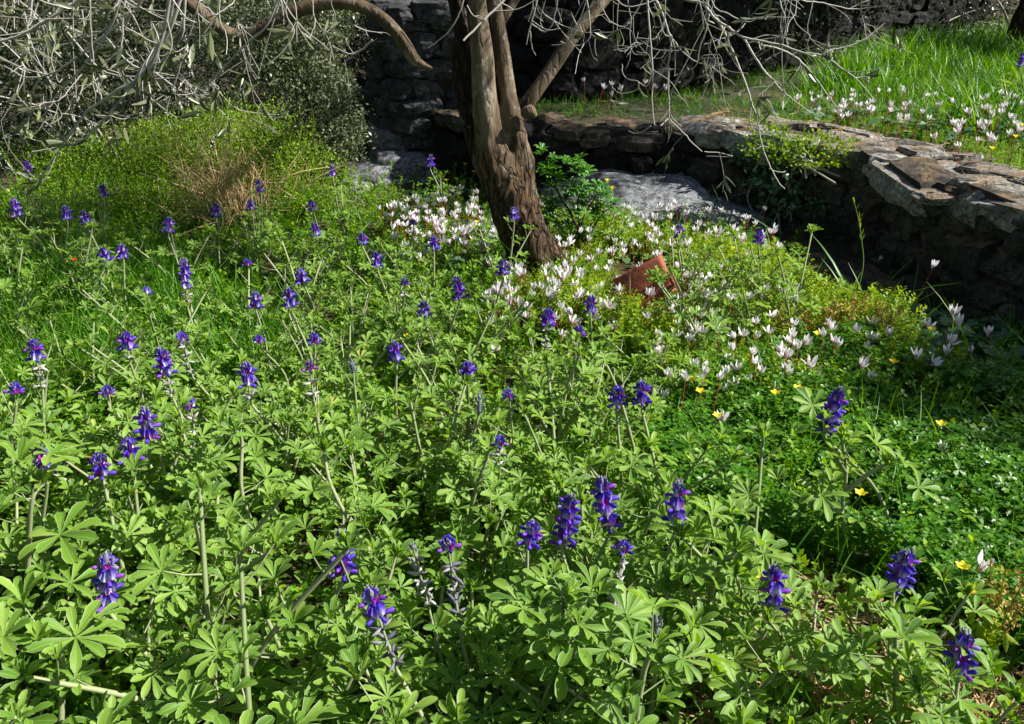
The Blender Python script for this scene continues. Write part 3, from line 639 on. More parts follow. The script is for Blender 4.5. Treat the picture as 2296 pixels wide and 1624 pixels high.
# x, top y, bottom y of flowers, pod bottom y (0 = none), style, height of the spike top above ground, label
LUP = [
 (85,1000,1082,0,'n',.48,'lupin at the left edge with a tall grey bud tip above bright blue florets'),
 (220,1020,1080,0,'n',.44,'deep blue lupin just right of the one with the tall grey bud tip'),
 (285,985,1045,0,'n',.42,'dark navy lupin between two pale leaf rosettes near the left edge'),
 (322,912,995,0,'n',.47,'full blue lupin spike above the pale leaves on the left, with a clean green stalk'),
 (240,870,905,0,'short',.38,'short lupin head half sunk behind a pale leaf fan at left'),
 (425,898,930,985,'short',.44,'low lupin head with red centres over silvery pods, left of the tall grey stem'),
 (358,778,852,900,'n',.43,'loose lupin spike of big florets at the edge of the shaded grass'),
 (406,750,773,850,'short',.42,'two flowered lupin above a long thin row of silvery pods'),
 (282,748,790,815,'n',.4,'small slim lupin alone in the shaded grass'),
 (72,762,822,880,'n',.43,'dark two tiered lupin above grey pods near the left edge'),
 (33,862,905,0,'n',.4,'dim lupin at the far left edge below the two tiered one'),
 (550,813,885,915,'n',.45,'stout violet lupin spike standing against dark shade, left of the magenta one'),
 (693,812,850,900,'mag',.44,'magenta tinted lupin head over a ruff of silvery pods'),
 (883,765,822,0,'n',.42,'slim blue lupin with a white flecked tip in the middle of the meadow'),
 (237,1238,1368,0,'n',.42,'long ragged lupin spike in front of dark undergrowth at lower left'),
 (765,1190,1312,0,'n',.42,'tall gappy lupin spike left of the darkest purple lupin'),
 (826,1318,1400,1500,'darkpod',.46,'darkest purple lupin, large petals over a column of black grey pods'),
 (1003,1208,1258,1400,'darkpod',.45,'wide purple lupin whorl above grey pods, next to the faded spike'),
 (925,1222,1230,1350,'pods',.43,'faded lupin spike carrying only silver grey pods'),
 (1196,1172,1232,0,'n',.43,'round headed purple lupin left of the two long spikes'),
 (1281,1108,1258,0,'n',.46,'two whorled lupin topped by a pale woolly bud'),
 (1348,1068,1205,0,'n',.47,'tall violet lupin with magenta centres, between the woolly budded one and the broad one'),
 (1400,1218,1258,1400,'short',.45,'lupin with two open florets above a long silver seed stalk'),
 (1522,1078,1190,0,'n',.47,'broad bright violet lupin in front of the clover'),
 (1737,1265,1375,0,'n',.4,'slender lupin leaning right above bare soil'),
 (2038,1233,1345,0,'n',.42,'big indigo lupin standing before the dark clover near the right edge'),
 (2165,1412,1510,0,'n',.38,'lupin with a dark bud tip low in the right corner'),
 (1885,868,985,0,'n',.5,'solitary tall lupin on a crooked grey stem before the yellow flowers'),
 (1437,853,925,0,'n',.43,'large bright lupin against the dark gap, right one of a close pair'),
 (1385,868,920,0,'n',.41,'left lupin of the close pair against the dark gap'),
 (1048,812,862,0,'n',.41,'dark plum lupin in the centre with a pointed tip'),
 (1140,878,902,0,'short',.4,'low lupin with just one open ring of florets in the centre'),
 (1120,982,1010,1065,'short',.42,'half faded lupin with one magenta floret over pods'),
 (645,646,702,0,'n',.42,'bright two tiered lupin above a pale leaf fan in the middle left'),
 (572,655,698,0,'n',.38,'dim lupin just left of the bright two tiered one'),
 (672,605,640,0,'n',.37,'shaded lupin behind the bright two tiered one'),
 (412,578,655,690,'n',.42,'leaning violet lupin on the shady left meadow, largest there'),
 (228,558,592,0,'n',.38,'small lupin beside its twin near the red poppy'),
 (270,548,588,0,'n',.39,'slim lupin right of the one nearest the red poppy'),
 (553,582,606,0,'n',.36,'tiny lupin behind the shaded middle meadow'),
 (842,563,610,0,'n',.38,'narrow dark lupin left of the plum coloured one by the cyclamens'),
 (908,625,655,675,'n',.38,'plum coloured lupin left of the bright one below the trunk'),
 (1023,618,680,0,'n',.41,'bright purple lupin below left of the trunk foot'),
 (950,678,716,0,'n',.38,'lupin with a grey bud in the light green foliage below the trunk'),
 (1126,583,626,0,'n',.4,'blue lupin right in front of the trunk foot'),
 (1151,465,500,0,'n',.42,'violet lupin growing against the middle of the trunk'),
 (972,528,567,0,'n',.35,'lupin among white cyclamens, second left of the trunk'),
 (925,495,518,0,'short',.32,'small lupin by the pink flowers'),
 (812,525,553,0,'n',.32,'small blue lupin left of the cyclamen patch'),
 (697,450,480,0,'n',.36,'dark lupin spike right of the straw clump, upper one of two'),
 (702,500,537,0,'n',.34,'dark lupin spike right of the straw clump, lower one of two'),
 (743,368,402,0,'n',.4,'distant lupin in front of the grey bush'),
 (966,347,380,0,'n',.38,'faint lupin before the stacked stones'),
 (485,458,490,0,'n',.36,'lupin in front of the straw clump'),
 (560,450,475,0,'n',.34,'small lupin at the right foot of the straw clump'),
 (577,402,438,0,'n',.4,'dark lupin beside the straw clump top'),
 (378,487,530,0,'n',.38,'lupin at the foot of the green heath bush, right of the dim pair'),
 (185,473,508,0,'n',.38,'dim lupin, right one of a pair in the shade at left'),
 (146,462,500,0,'n',.38,'dim lupin, left one of a pair in the shade at left'),
 (28,443,490,0,'n',.42,'dim lupin in the shade at the far left, below the twig tip'),
 (228,415,448,0,'n',.38,'lupin pair head in front of the heath bush on its left'),
 (1524,503,545,0,'n',.36,'lupin with a grey woolly tip among cyclamens behind the tin'),
 (1704,523,550,0,'short',.36,'lone violet lupin at the right end of the cyclamen band'),
 (1325,663,712,0,'n',.4,'pinkish violet lupin left of the rusty tin'),
 (1230,700,735,790,'short',.4,'lupin losing its florets above fluffy pods below the trunk foot'),
 (1298,733,770,0,'n',.4,'grey tipped lupin right of the one with fluffy pods'),
 (704,752,788,0,'n',.38,'dark lupin half hidden under the tall leaf fan'),
 (580,755,776,0,'short',.33,'tiny deep blue lupin in the shade left of the leaf fan'),
 (327,648,662,0,'short',.32,'tiny dark lupin in the shady grass under the leaning one'),
 (57,362,392,0,'n',.4,'small lupin under the hanging twig tip at the far left'),
 (1470,1378,1432,0,'bud',.42,'lupin with a closed grey bud at lower centre right'),
 (1270,1325,1372,0,'bud',.41,'lupin with a closed grey bud at lower centre'),
 (1380,452,468,0,'short',.3,'tiny lupin head over the pale rock behind the sapling'),
 (2292,118,150,0,'n',.4,'lupin at the upper right edge in the sunlit grass'),
 (788,805,835,0,'bud',.4,'lupin with a small grey bud right of the magenta one'),
 (1075,880,930,0,'bud',.4,'lupin with a thin grey bud below the dark plum one'),
]
occupied = []
for k, (px, y0, y1, yp, style, hz, lb) in enumerate(LUP):
    zg_ = .46 if px > 2200 and y0 < 200 else 0.
    top = atz(px, y0, hz+zg_)
    for _ in range(3): g = float(gz(top[0], top[1])); top = atz(px, y0, hz+g)
    dist = math.hypot(top[1], top[2]-CAMH); sc_px = dist/FPX; ca = math.cos(math.atan2(CAMH-top[2], top[1]))
    L = max(.03, (y1-y0)*sc_px/ca); PL = 0 if not yp else (yp-y1)*sc_px/ca
    bx = top[0]+rng.normal(0, .035); by = top[1]+rng.normal(-.01, .03)
    if px == 1885: bx += .07
    g = float(gz(bx, by)); base = np.array([bx, by, g]); near = dist < 2.3
    occupied.append(base[:2])
    if px == 1885: ns, nl = 2, 4
    else: ns, nl = (3, 5) if near else (3, 5)
    pth = ()
    if px == 1885:
        pth = [[aty(x, y, top[1]) for x, y in q_] for q_ in ([(1990, 1440), (1945, 1345), (1902, 1250), (1888, 1150), (1897, 1060), (1888, 985)], [(1897, 1060), (1860, 1000), (1842, 962)], [(1888, 1150), (1830, 1120), (1800, 1150)], [(1900, 1100), (1950, 1060), (1990, 1040)])]; base = pth[0][0].copy(); base[2] = 0; ns = 0
    make_lupin(base, [(top, L, style, PL)], (top[2]-g)*.82-(.02 if near else 0), ns, nl, .067 if near else .047, lb, 'flowering lupins', .15, pth)
# tall leafy lupins whose thick pale stems stand out
for (pts, hz, lb) in [([[(645, 1580), (615, 1380), (582, 1230), (547, 1100), (537, 1000), (530, 960)], [(575, 1200), (510, 1170), (450, 1050), (408, 970)]], .42, 'tall leafy lupin with a thick forked grey stem in the left foreground'),
    ([[(960, 1420), (885, 1305), (805, 1185), (745, 1085), (722, 1020)]], .4, 'leafy lupin with a long pale stem leaning left in the near centre'), ([[(1345, 1640), (1305, 1440), (1280, 1350)], [(1330, 1540), (1270, 1440), (1205, 1370)]], .38, 'leafy lupin with a yellow green bent stem at the bottom centre'),
    ([[(1240, 1130), (1250, 1000), (1272, 870), (1300, 790)], [(1250, 1010), (1205, 920), (1172, 840)], [(1255, 990), (1290, 930), (1340, 900)]], .42, 'tall silvery three forked leafy lupin in the middle meadow'), ([[(1440, 1120), (1420, 1000), (1385, 880), (1345, 800)]], .42, 'leafy lupin with a slanting silver stem left of the close lupin pair'),
    ([[(1415, 1640), (1448, 1520), (1475, 1440)]], .4, 'leafy lupin with a short hairy grey stem in the lower right foreground'), ([[(40, 1420), (62, 1280), (78, 1120), (90, 1090)]], .42, 'dark stemmed leafy lupin at the left edge with very large leaves'), ([[(130, 1660), (120, 1500), (110, 1430)]], .3, 'large leaved lupin low in the bottom left corner'), ([[(1035, 1290), (1060, 1120), (1100, 1000)]], .36, 'leafy lupin with a hairy grey stem in the centre foreground'),
    ([[(1585, 1500), (1610, 1330), (1650, 1230)], [(1600, 1400), (1570, 1360), (1545, 1330)]], .38, 'forked leafy lupin above the bare soil patch'), ([[(2035, 1640), (2010, 1480), (1995, 1380)]], .34, 'leafy lupin with a stout pale stem in the lower right corner')]:
    P = []
    top = atz(*pts[0][-1], hz); Yp = top[1]
    P = [[aty(x, y, Yp)+[0, rng.normal(0, .015), 0] for x, y in q_] for q_ in pts]; base = P[0][0].copy(); base[2] = 0.; P[0][0] = base+[0, 0, .0]; occupied.append(base[:2])
    big = .088 if pts[0][0][0] < 200 else .07 if Yp < 2 else .055
    make_lupin(base, [], hz, 0, 9, big, lb, 'tall leafy lupins', paths=P)
# leafy lupins without flowers: a few plants, then copies of each with its parts
protos = []
for k in range(9): protos.append(make_lupin((0, 0, 0), [], .33+.025*(k % 4), 4, 5, .047+.009*(k % 3), spread=.17))
LEAFZ = world_poly([(-250, 560), (620, 620), (900, 640), (1150, 700), (1500, 790), (1450, 1000), (1560, 1200), (1760, 1260), (2150, 1420), (2350, 1800), (1148, 2400), (-400, 2100)], .2)
cand = scatter(4000, LEAFZ, False); rng.shuffle(cand); taken = list(occupied); picks = [atz(x, y, .25)[:2] for x, y in ((1560, 640), (1620, 610), (1680, 590), (1730, 600), (1590, 690), (1650, 660), (1540, 590), (1790, 640), (1480, 740), (1700, 660))]
for c in cand:
    dmin = .155 if c[1] < 2.2 else .2
    if c[1] < .62 or (inpoly(c[0], c[1], bare) and rng.uniform() < .6): continue
    if inpoly(c[0], c[1], TINZ): continue
    gr = inpoly(c[0], c[1], zg)
    if gr and rng.uniform() < .93: continue
    if all((c[0]-t[0])**2+(c[1]-t[1])**2 > dmin**2 for t in taken[-400:]): taken.append(c); picks.append(c)
    if len(picks) >= 150: break
side = lambda x: 'left' if x < -.35 else ('right' if x > .45 else 'centre')
used = set()
for i, c in enumerate(picks):
    pr = protos[i % 9]
    if i < 9: o = pr
    else: o = clone(pr)
    g = float(gz(c[0], c[1])); o.location = (c[0], c[1], g); o.rotation_euler.z = rng.uniform(0, 6.28); s = rng.uniform(.7, 1.18)*(1 if c[1] > 1. else .9)*(1.25 if c[0] < -.25 and c[1] < 1.5 else 1); o.scale = (s, s, s)
    zone = ('nearest the camera' if c[1] < 1.2 else 'in the near meadow' if c[1] < 1.9 else 'in the middle meadow' if c[1] < 2.8 else 'in the far meadow')
    lb = f'leafy lupin without flowers {zone}, {side(c[0])} part of the patch'
    tag(o, lb, 'lupin', f'leafy lupins without flowers {zone}, {side(c[0])} part')

# ------------------------------------------------------------ cyclamens and other small flowers
def cyc_flower(seed, mat):
    r = random.Random(seed); root = empty('cyclamen', (0, 0, 0)); h = 1.0
    st = Buf(); lx, ly = r.uniform(-.25, .25), r.uniform(-.25, .25); H = .17
    P = spline([(0, 0, -.02), (lx*.03, ly*.03, H*.5), (lx*.12, ly*.12, H), (lx*.12+.006, ly*.12, H+.012), (lx*.12+.011, ly*.12, H+.004)], 4)
    tube(st, P, np.linspace(.0016, .0012, len(P)), 4, cap=False); st.build('stem', M['red_stem'], root)
    pb = Buf(); c = P[-1]+np.array([0, 0, -.004]); n = 5
    T = leaflet(.2, 5, .25, .05, 'lance', 3)
    dd, zz, ss = [], [], []
    for k in range(n):
        a = k*2*math.pi/5+r.uniform(-.25, .25); e = r.uniform(.8, 1.45); dd.append((math.cos(a)*math.cos(e), math.sin(a)*math.cos(e), math.sin(e))); zz.append((math.cos(a+.5), math.sin(a+.5), .1)); ss.append(r.uniform(.034, .044))
    dd = np.array(dd); B = basis(dd, np.array(zz)); pb.inst(T, np.tile(c, (n, 1))+dd*[.006, .006, 0], B, np.array(ss))
    tube(pb, np.array([c+[0, 0, .004], c-[0, 0, .004], c-[0, 0, .009]]), [.005, .0055, .003], 6)
    pb.build('petals', mat, root); return root
CYP = [cyc_flower(s, M['white']) for s in range(7)]; CPK = [cyc_flower(s+20, M['pink']) for s in range(2)]
used_first = {}
def place_cyc(px, py, label, group, zoff=.16, pink=False, s=1.):
    top = atz(px, py, zoff)
    for _ in range(4):
        g = float(gz(top[0], top[1])); top = atz(px, py, zoff*s+g)
    pr = (CPK if pink else CYP)[int(rng.integers(0, 2 if pink else 7))]
    if pr.name not in used_first: used_first[pr.name] = 1; o = pr
    else: o = clone(pr)
    o.location = (top[0], top[1]+.01, g); s = s*rng.uniform(.6, .92); o.scale = (s, s, s*1.1)
    o.rotation_euler = (rng.normal(0, .2), rng.normal(0, .2), rng.uniform(0, 6.28)); tag(o, label, 'cyclamen', group); return o
def patch(n, P, label, zoff=.17, s=1., pinkp=.0):
    P = np.array(P, float); lo, hi = P.min(0), P.max(0); c = 0
    while c < n:
        q = rng.uniform(lo, hi)
        if inpoly(q[0], q[1], [tuple(a) for a in P]): place_cyc(q[0], q[1], label, label, (zoff+.03)*rng.uniform(.85, 1.2), rng.uniform() < pinkp, s); c += 1
patch(50, [(850, 480), (930, 445), (1070, 425), (1085, 480), (1000, 530), (880, 570)], 'white cyclamen in the sunlit crowd left of the trunk', .2, 1.0)
patch(16, [(930, 510), (1110, 505), (1120, 560), (960, 560)], 'white cyclamen by the pale flat rock left of the trunk', .13)
patch(15, [(1060, 560), (1130, 580), (1170, 690), (1060, 640)], 'white cyclamen at the left foot of the trunk')
patch(34, [(1150, 620), (1260, 600), (1360, 620), (1350, 690), (1170, 680)], 'white cyclamen between the trunk foot and the rusty tin')
patch(6, [(1390, 660), (1500, 640), (1500, 700), (1400, 700)], 'white cyclamen in front of the rusty tin', .12)
patch(34, [(1200, 455), (1400, 445), (1500, 470), (1500, 590), (1210, 580)], 'white cyclamen behind the dark stemmed sapling')
patch(34, [(1480, 480), (1720, 470), (1760, 540), (1640, 590), (1480, 570)], 'white cyclamen in the crowd at the foot of the wall corner', .17, 1.05)
patch(12, [(1500, 590), (1600, 590), (1580, 680), (1500, 680)], 'white cyclamen just right of the rusty tin')
patch(18, [(1440, 730), (1620, 700), (1780, 800), (1680, 880), (1500, 870)], 'white cyclamen where the clover begins', .18)
patch(14, [(1660, 680), (1760, 700), (2000, 680), (1990, 790), (1750, 830)], 'white cyclamen among the orange seed heads', .18)
patch(22, [(2130, 235), (2290, 225), (2296, 290), (2150, 280)], 'white cyclamen in the dense cluster on the terrace edge at right', .17)
patch(10, [(1830, 225), (2120, 205), (2140, 250), (1840, 260)], 'white cyclamen at the foot of the sunlit terrace grass', .16)
patch(34, [(1880, 60), (2290, 35), (2290, 115), (2150, 110), (2000, 95)], 'distant white cyclamen around the far tree', .17)
patch(7, [(1880, 290), (1960, 300), (1940, 340), (1880, 335)], 'white cyclamen hanging over the wall edge behind the bramble', .12)
patch(14, [(1270, 190), (1500, 190), (1480, 270), (1290, 265)], 'shaded cyclamen on the terrace behind the back wall', .15)
patch(5, [(1440, 700), (1240, 720), (1160, 720), (1060, 700)], 'white cyclamen below the trunk foot in the lupin leaves', .17)
for x, y, s, lb in [(2080, 690, 1.3, 'upper of two bright white cyclamens standing out of the dark shadow'), (2084, 718, 1.3, 'lower of two bright white cyclamens standing out of the dark shadow'), (2136, 710, 1., 'nodding cyclamen on a curved red stem right of the bright pair'),
     (2172, 702, 1.2, 'open white cyclamen before the squared stone'), (2162, 765, 1.2, 'white cyclamen with a short red stem, low before the dark wall'), (2080, 800, 1., 'grey shaded cyclamen under the bright pair'),
     (2190, 752, .9, 'lilac shaded cyclamen right of the low white one'), (2232, 728, 1.1, 'lilac cyclamen cluster flower nearest the right edge'), (2050, 768, 1.1, 'white cyclamen at the shadow edge left of the bright pair'),
     (2165, 985, 1., 'lone cyclamen in the dark clover at right'), (2092, 983, .7, 'small cyclamen bud in the dark clover'), (1955, 493, .9, 'cyclamen hanging before the dark wall, lower'), (1985, 408, .9, 'cyclamen hanging before the dark wall, upper'),
     (2100, 492, .8, 'tiny cyclamen on a bent red stem halfway up the wall'), (2185, 1278, 1., 'white cyclamen beside a yellow flower near the right edge'), (2130, 1302, .7, 'half open cyclamen left of the one beside the yellow flower'), (1828, 795, .9, 'single white cyclamen in the green below the orange seed heads')]:
    place_cyc(x, y, lb, 'cyclamens in the shadow at right', .18 if y > 600 else .3, False, s)
place_cyc(940, 480, 'pink cyclamen in the white crowd left of the trunk', 'pink cyclamens', .18, True, 1.2)
place_cyc(1213, 495, 'pink cyclamen close to the right side of the trunk', 'pink cyclamens', .18, True, 1.2)
place_cyc(1530, 345, 'pink cyclamen growing on top of the boulder corner', 'pink cyclamens', .2, True, 1.)
def patch_mass(bf, bs, n, P, zoff=.18, s=.85):
    P = np.array(P, float); lo, hi = P.min(0), P.max(0); c = 0; T = leaflet(.2, 5, .25, .05, 'lance', 3)
    while c < n:
        q = rng.uniform(lo, hi)
        if not inpoly(q[0], q[1], [tuple(a) for a in P]): continue
        z = zoff*rng.uniform(.75, 1.15); top = atz(q[0], q[1], z)
        for _ in range(4): g = float(gz(top[0], top[1])); top = atz(q[0], q[1], z+g)
        a = np.arange(5)*1.2566+rng.uniform(0, 6); e = rng.uniform(.8, 1.45, 5); dd = nrm(np.stack([np.cos(a)*np.cos(e), np.sin(a)*np.cos(e), np.sin(e)], -1)+rng.normal(0, .15, 3))
        bf.inst(T, np.tile(top, (5, 1)), basis(dd, np.stack([np.cos(a+.5), np.sin(a+.5), a*0+.1], -1)), s*rng.uniform(.03, .042, 5)); f0 = np.array([top[0]+rng.normal(0, .015), top[1], g-.01])
        tube(bs, spline([f0, (f0+top)/2+rng.normal(0, .006, 3), top], 3), .0014, 3, cap=False); c += 1
bf = Buf(); bs = Buf()
patch_mass(bf, bs, 70, [(850, 470), (930, 440), (1075, 420), (1085, 480), (1000, 520), (880, 540)]); patch_mass(bf, bs, 60, [(1200, 450), (1400, 440), (1720, 470), (1750, 530), (1500, 560), (1220, 560)])
patch_mass(bf, bs, 50, [(1780, 215), (2140, 190), (2290, 220), (2296, 290), (2130, 275), (1800, 270)]); patch_mass(bf, bs, 60, [(1880, 45), (2290, 25), (2290, 115), (2000, 90)]); patch_mass(bf, bs, 25, [(1270, 180), (1560, 180), (1540, 270), (1290, 268)]); patch_mass(bf, bs, 55, [(1440, 700), (1640, 600), (1820, 640), (1960, 740), (1700, 860), (1500, 860)], .2); patch_mass(bf, bs, 40, [(1130, 600), (1380, 590), (1350, 710), (1090, 700)], .18); patch_mass(bf, bs, 25, [(1480, 590), (1620, 590), (1600, 720), (1500, 700)])
o = bf.build('cyclamen_drift', [M['white']]); bs.build('stems', M['red_stem'], o); tag(o, 'further small white cyclamens filling the drifts between the larger ones', 'cyclamens', kind='stuff')
def yellow_proto(seed):
    r = random.Random(seed); root = empty('yellow_flower', (0, 0, 0)); st = Buf(); H = .17
    P = spline([(0, 0, -.02), (r.uniform(-.01, .01), r.uniform(-.01, .01), H*.5), (r.uniform(-.02, .02), r.uniform(-.02, .02), H)], 4); tube(st, P, .0012, 4, cap=False); st.build('stem', M['green_stem'], root)
    pb = Buf(); n = 5; a = np.arange(n)*2*math.pi/n; e = .75; dd = np.stack([np.cos(a)*math.cos(e), np.sin(a)*math.cos(e), np.full(n, math.sin(e))], -1)
    pb.inst(leaflet(.36, 4, .1, -.15, 'obovate'), np.tile(P[-1], (n, 1)), basis(dd, np.tile([[0, 0, 1.]], (n, 1))), np.full(n, .019)); pb.build('petals', M['yellow'], root); return root
YP = [yellow_proto(s) for s in range(3)]; YL = [(2085, 740, 'beside the bright cyclamen pair'), (1828, 755, 'below the orange seed heads'), (1543, 848, 'on the far edge of the clover, with a cyclamen'), (1563, 883, 'left of a group of cyclamens above the clover'),
  (1597, 937, 'in the middle of the clover, left part'), (1770, 872, 'largest yellow bloom in the clover'), (1745, 885, 'just left of the largest yellow bloom'), (1563, 1030, 'in the lower left of the clover'), (2095, 947, 'in the shaded clover'), (2168, 1278, 'next to a white cyclamen near the right edge'),
  (2008, 820, 'at the shadow edge of the clover'), (1905, 1110, 'beside the crooked lupin stem'), (1905, 695, 'among the orange seed heads'), (935, 757, 'tiny, in the middle meadow, left'), (905, 753, 'tiny, leftmost of the middle meadow'), (983, 756, 'tiny, in the middle meadow, right'),
  (1355, 467, 'by the sapling, brightest'), (1373, 412, 'on a tall stalk before the grey boulder, upper'), (1378, 428, 'on a tall stalk before the grey boulder, lower'), (2228, 335, 'on the terrace edge'), (2282, 283, 'right end of the terrace cluster, upper'), (2280, 310, 'right end of the terrace cluster, lower'),
  (1075, 500, 'on the pale flat rock'), (1040, 372, 'before the stacked stones, left'), (1060, 388, 'before the stacked stones, right'), (1005, 408, 'small, at the foot of the stones'), (1640, 562, 'left edge of the wall corner cyclamens'), (1700, 1290, 'on bare soil beside the slender lupin')]
for i, (x, y, lb) in enumerate(YL):
    z = .19 if not (1350 < x < 1390 and y < 440) else .35
    top = atz(x, y, z)
    for _ in range(4): g = float(gz(top[0], top[1])); top = atz(x, y, z+g)
    o = YP[i] if i < 3 else clone(YP[i % 3]); o.location = (top[0], top[1], g); o.scale = (1, 1, z/.17); o.rotation_euler.z = rng.uniform(0, 6); tag(o, 'yellow flower '+lb, 'yellow flower', 'yellow flowers')
top = atz(167, 585, .25); root = empty('poppy', (top[0], top[1], 0), label='small red poppy in the dark grass at left', cat='poppy')
b = Buf(); tube(b, [(0, 0, 0), (.01, 0, .12), (0, 0, .25)], .002, 4); b.build('stem', M['green_stem'], root)
b = Buf(); a = np.arange(4)*1.57; dd = np.stack([np.cos(a)*.8, np.sin(a)*.8, np.full(4, .6)], -1); b.inst(leaflet(.5, 4, .1, -.1, 'obovate'), np.tile([[0, 0, .25]], (4, 1)), basis(dd, np.tile([[0, 0, 1.]], (4, 1))), np.full(4, .015)); b.build('petals', M['red'], root)

# ------------------------------------------------------------ rusty tin
def tin():
    import bmesh
    bm = bmesh.new(); W_, D_, H_ = .215, .2, .25; rr = .02; n = 5; ring = []
    for cx, cy, a0 in ((W_/2-rr, D_/2-rr, 0), (-W_/2+rr, D_/2-rr, 90), (-W_/2+rr, -D_/2+rr, 180), (W_/2-rr, -D_/2+rr, 270)):
        for k in range(n): a = R(a0+90*k/(n-1)); ring.append((cx+rr*math.cos(a), cy+rr*math.sin(a)))
    def loop(z, s=1., jit=0): return [bm.verts.new((x*s+jit*mnoise.noise(Vector((x*20, y*20, z*9))), y*s+jit*mnoise.noise(Vector((y*20, x*20, z*9+5))), z)) for x, y in ring]
    zs = [(0, .97), (.006, 1.), (.012, 1.015), (.018, 1.), (.07, .985), (.12, .98), (.17, .985), (.232, 1.), (.238, 1.015), (.246, 1.015), (.25, 1.0), (.25, .97)]
    Ls = [loop(z, s, .006 if .03 < z < .23 else .001) for z, s in zs]; inn = [loop(z, .96, .005) for z in (.24, .12, .01)]; Ls += inn; m = len(ring)
    for i, (A, B) in enumerate(zip(Ls[:-1], Ls[1:])):
        for j in range(m):
            f = bm.faces.new((A[j], A[(j+1) % m], B[(j+1) % m], B[j])); f.material_index = 1 if i >= len(zs) else 0; f.smooth = True
    bm.faces.new(Ls[0][::-1]); f = bm.faces.new(Ls[-1]); f.material_index = 1
    me = bpy.data.meshes.new('rusty_tin'); bm.to_mesh(me); bm.free(); me.materials.append(M['rust']); me.materials.append(M['inside'])
    o = bpy.data.objects.new('rusty_tin', me); sc.collection.objects.link(o); return o
t_ = tin(); c = aty(1441, 634, 3.5); t_.rotation_mode = 'QUATERNION'
zc = Vector((-.46, .34, .82)).normalized(); xc = Vector((.78, .02, .62)); xc = (xc-zc*xc.dot(zc)).normalized(); yc = zc.cross(xc)
rot = Matrix((xc, yc, zc)).transposed(); t_.rotation_quaternion = rot.to_quaternion(); t_.location = Vector(aty(1426, 600, 3.3))-rot @ Vector((0, -.1, .25))
tag(t_, 'rust red open tin can tilted among the cyclamens right of the trunk', 'tin can')

def leafcloud(bf, lobes, n, size, T=DIAM, inner=.25, mat=0, flat=None):
    lob = np.array(lobes, float); vol = (lob[:, 3]*lob[:, 4]*lob[:, 5])**(2/3); k = rng.choice(len(lob), n, p=vol/vol.sum()); d = rnd_unit(n); r = 1-inner*np.abs(rng.normal(0, 1, n)); r = np.where(rng.uniform(size=n) < .12, 1+np.abs(rng.normal(0, .08, n)), r)
    nz = np.sin(d[:, 0]*7+k)*np.cos(d[:, 2]*6+k*2)+np.sin(d[:, 1]*11+k); keep = nz > -1.0; P = lob[k, :3]+d*lob[k, 3:6]*(r*(1+.1*nz))[:, None]
    P, d = P[keep], d[keep]; m = len(P); P[:, 2] = np.maximum(P[:, 2], .02)
    bf.inst(T, P, basis(nrm(d*.6+rng.normal(0, .6, (m, 3))+[0, 0, .25]), nrm(d+rng.normal(0, .5, (m, 3)))), size*rng.uniform(.6, 1.3, m), mat)
# ------------------------------------------------------------ olive tree
def limb(buf, pts, n=18, m=5, amp=.06, seed=0, mat=0):
    """pts rows: x,y,z,r"""
    S = spline(pts, m); P, r = S[:, :3], S[:, 3]; k = len(P); T = nrm(np.gradient(P, axis=0)); X = nrm(np.cross(T, [.13, 1, .1])); Y = np.cross(T, X)
    V = []
    for i in range(k):
        for j in range(n):
            a = 2*math.pi*j/n; d = math.cos(a)*X[i]+math.sin(a)*Y[i]; q = P[i]+d*r[i]
            f = 1+amp*(mnoise.noise(Vector((d[0]*1.6+seed, d[1]*1.6, q[2]*3)))*1.5+mnoise.noise(Vector((d[0]*5+seed, d[1]*5, q[2]*6))))
            V.append(P[i]+d*r[i]*f)
    V.append(P[-1]+T[-1]*r[-1]*.4)
    i = np.arange(k-1)[:, None]*n; j = np.arange(n)[None]; j2 = (j+1) % n
    buf.add(V[:-1], np.stack([i+j, i+j2, i+n+j2, i+n+j], -1).reshape(-1, 4), mat)
    buf.add(np.array(V[-n-1:]), [(q, (q+1) % n, n) for q in range(n)], mat)
    buf.add(np.vstack([V[:n], P[:1]]), [((q+1) % n, q, n) for q in range(n)], mat)
def cq(pts, Y0, conv, depth=None):
    """rows (cx, cy, width, dy) read off the trunk: point on the plane y=Y0+dy with radius"""
    out = []
    for cx_, cy_, w_, dy in pts:
        X_, Y_, k = conv(cx_, cy_); p = aty(X_, Y_, Y0+dy); dist = np.linalg.norm(p-[0, 0, CAMH]); out.append([*p, w_*k/2*dist/FPX*(.9 if w_ > 20 else 1)])
    return out
c2 = lambda x, y: (1013.8+.4162*x, .4162*y, .4162)
c4 = lambda x, y: (.2616*x, .2616*y, .2616); c5 = lambda x, y: (1351.7+.2616*x, .2616*y, .2616); cw = lambda x, y: (x, y, 1.)
tree = empty('olive_tree', (.22, 3.75, 0), label='multi stemmed old olive tree with rough leaning trunk in the middle', cat='tree')
TO = np.array([.22, 3.75, 0.])
tb = Buf(); YT = 3.75
limb(tb, cq([(560, 1620, 320, .0), (535, 1500, 270, .0), (478, 1390, 235, 0), (402, 1240, 220, 0), (328, 1080, 230, 0), (275, 940, 235, 0), (225, 800, 190, -.01), (190, 640, 150, -.02), (172, 480, 135, -.03), (160, 300, 128, -.03), (140, 130, 122, -.03), (125, -20, 118, -.03), (100, -260, 105, -.03), (60, -600, 85, .05)], YT, c2), 40, 8, .09, 1)
limb(tb, cq([(530, 1450, 170, .03), (440, 1240, 160, .03), (390, 1060, 150, .02), (375, 900, 140, .01), (350, 760, 120, .0), (318, 600, 104, .01), (288, 420, 96, .03), (262, 250, 90, .05), (240, 90, 84, .06), (222, -40, 80, .08), (200, -260, 74, .1), (210, -600, 60, .2)], YT, c2), 28, 8, .08, 4)
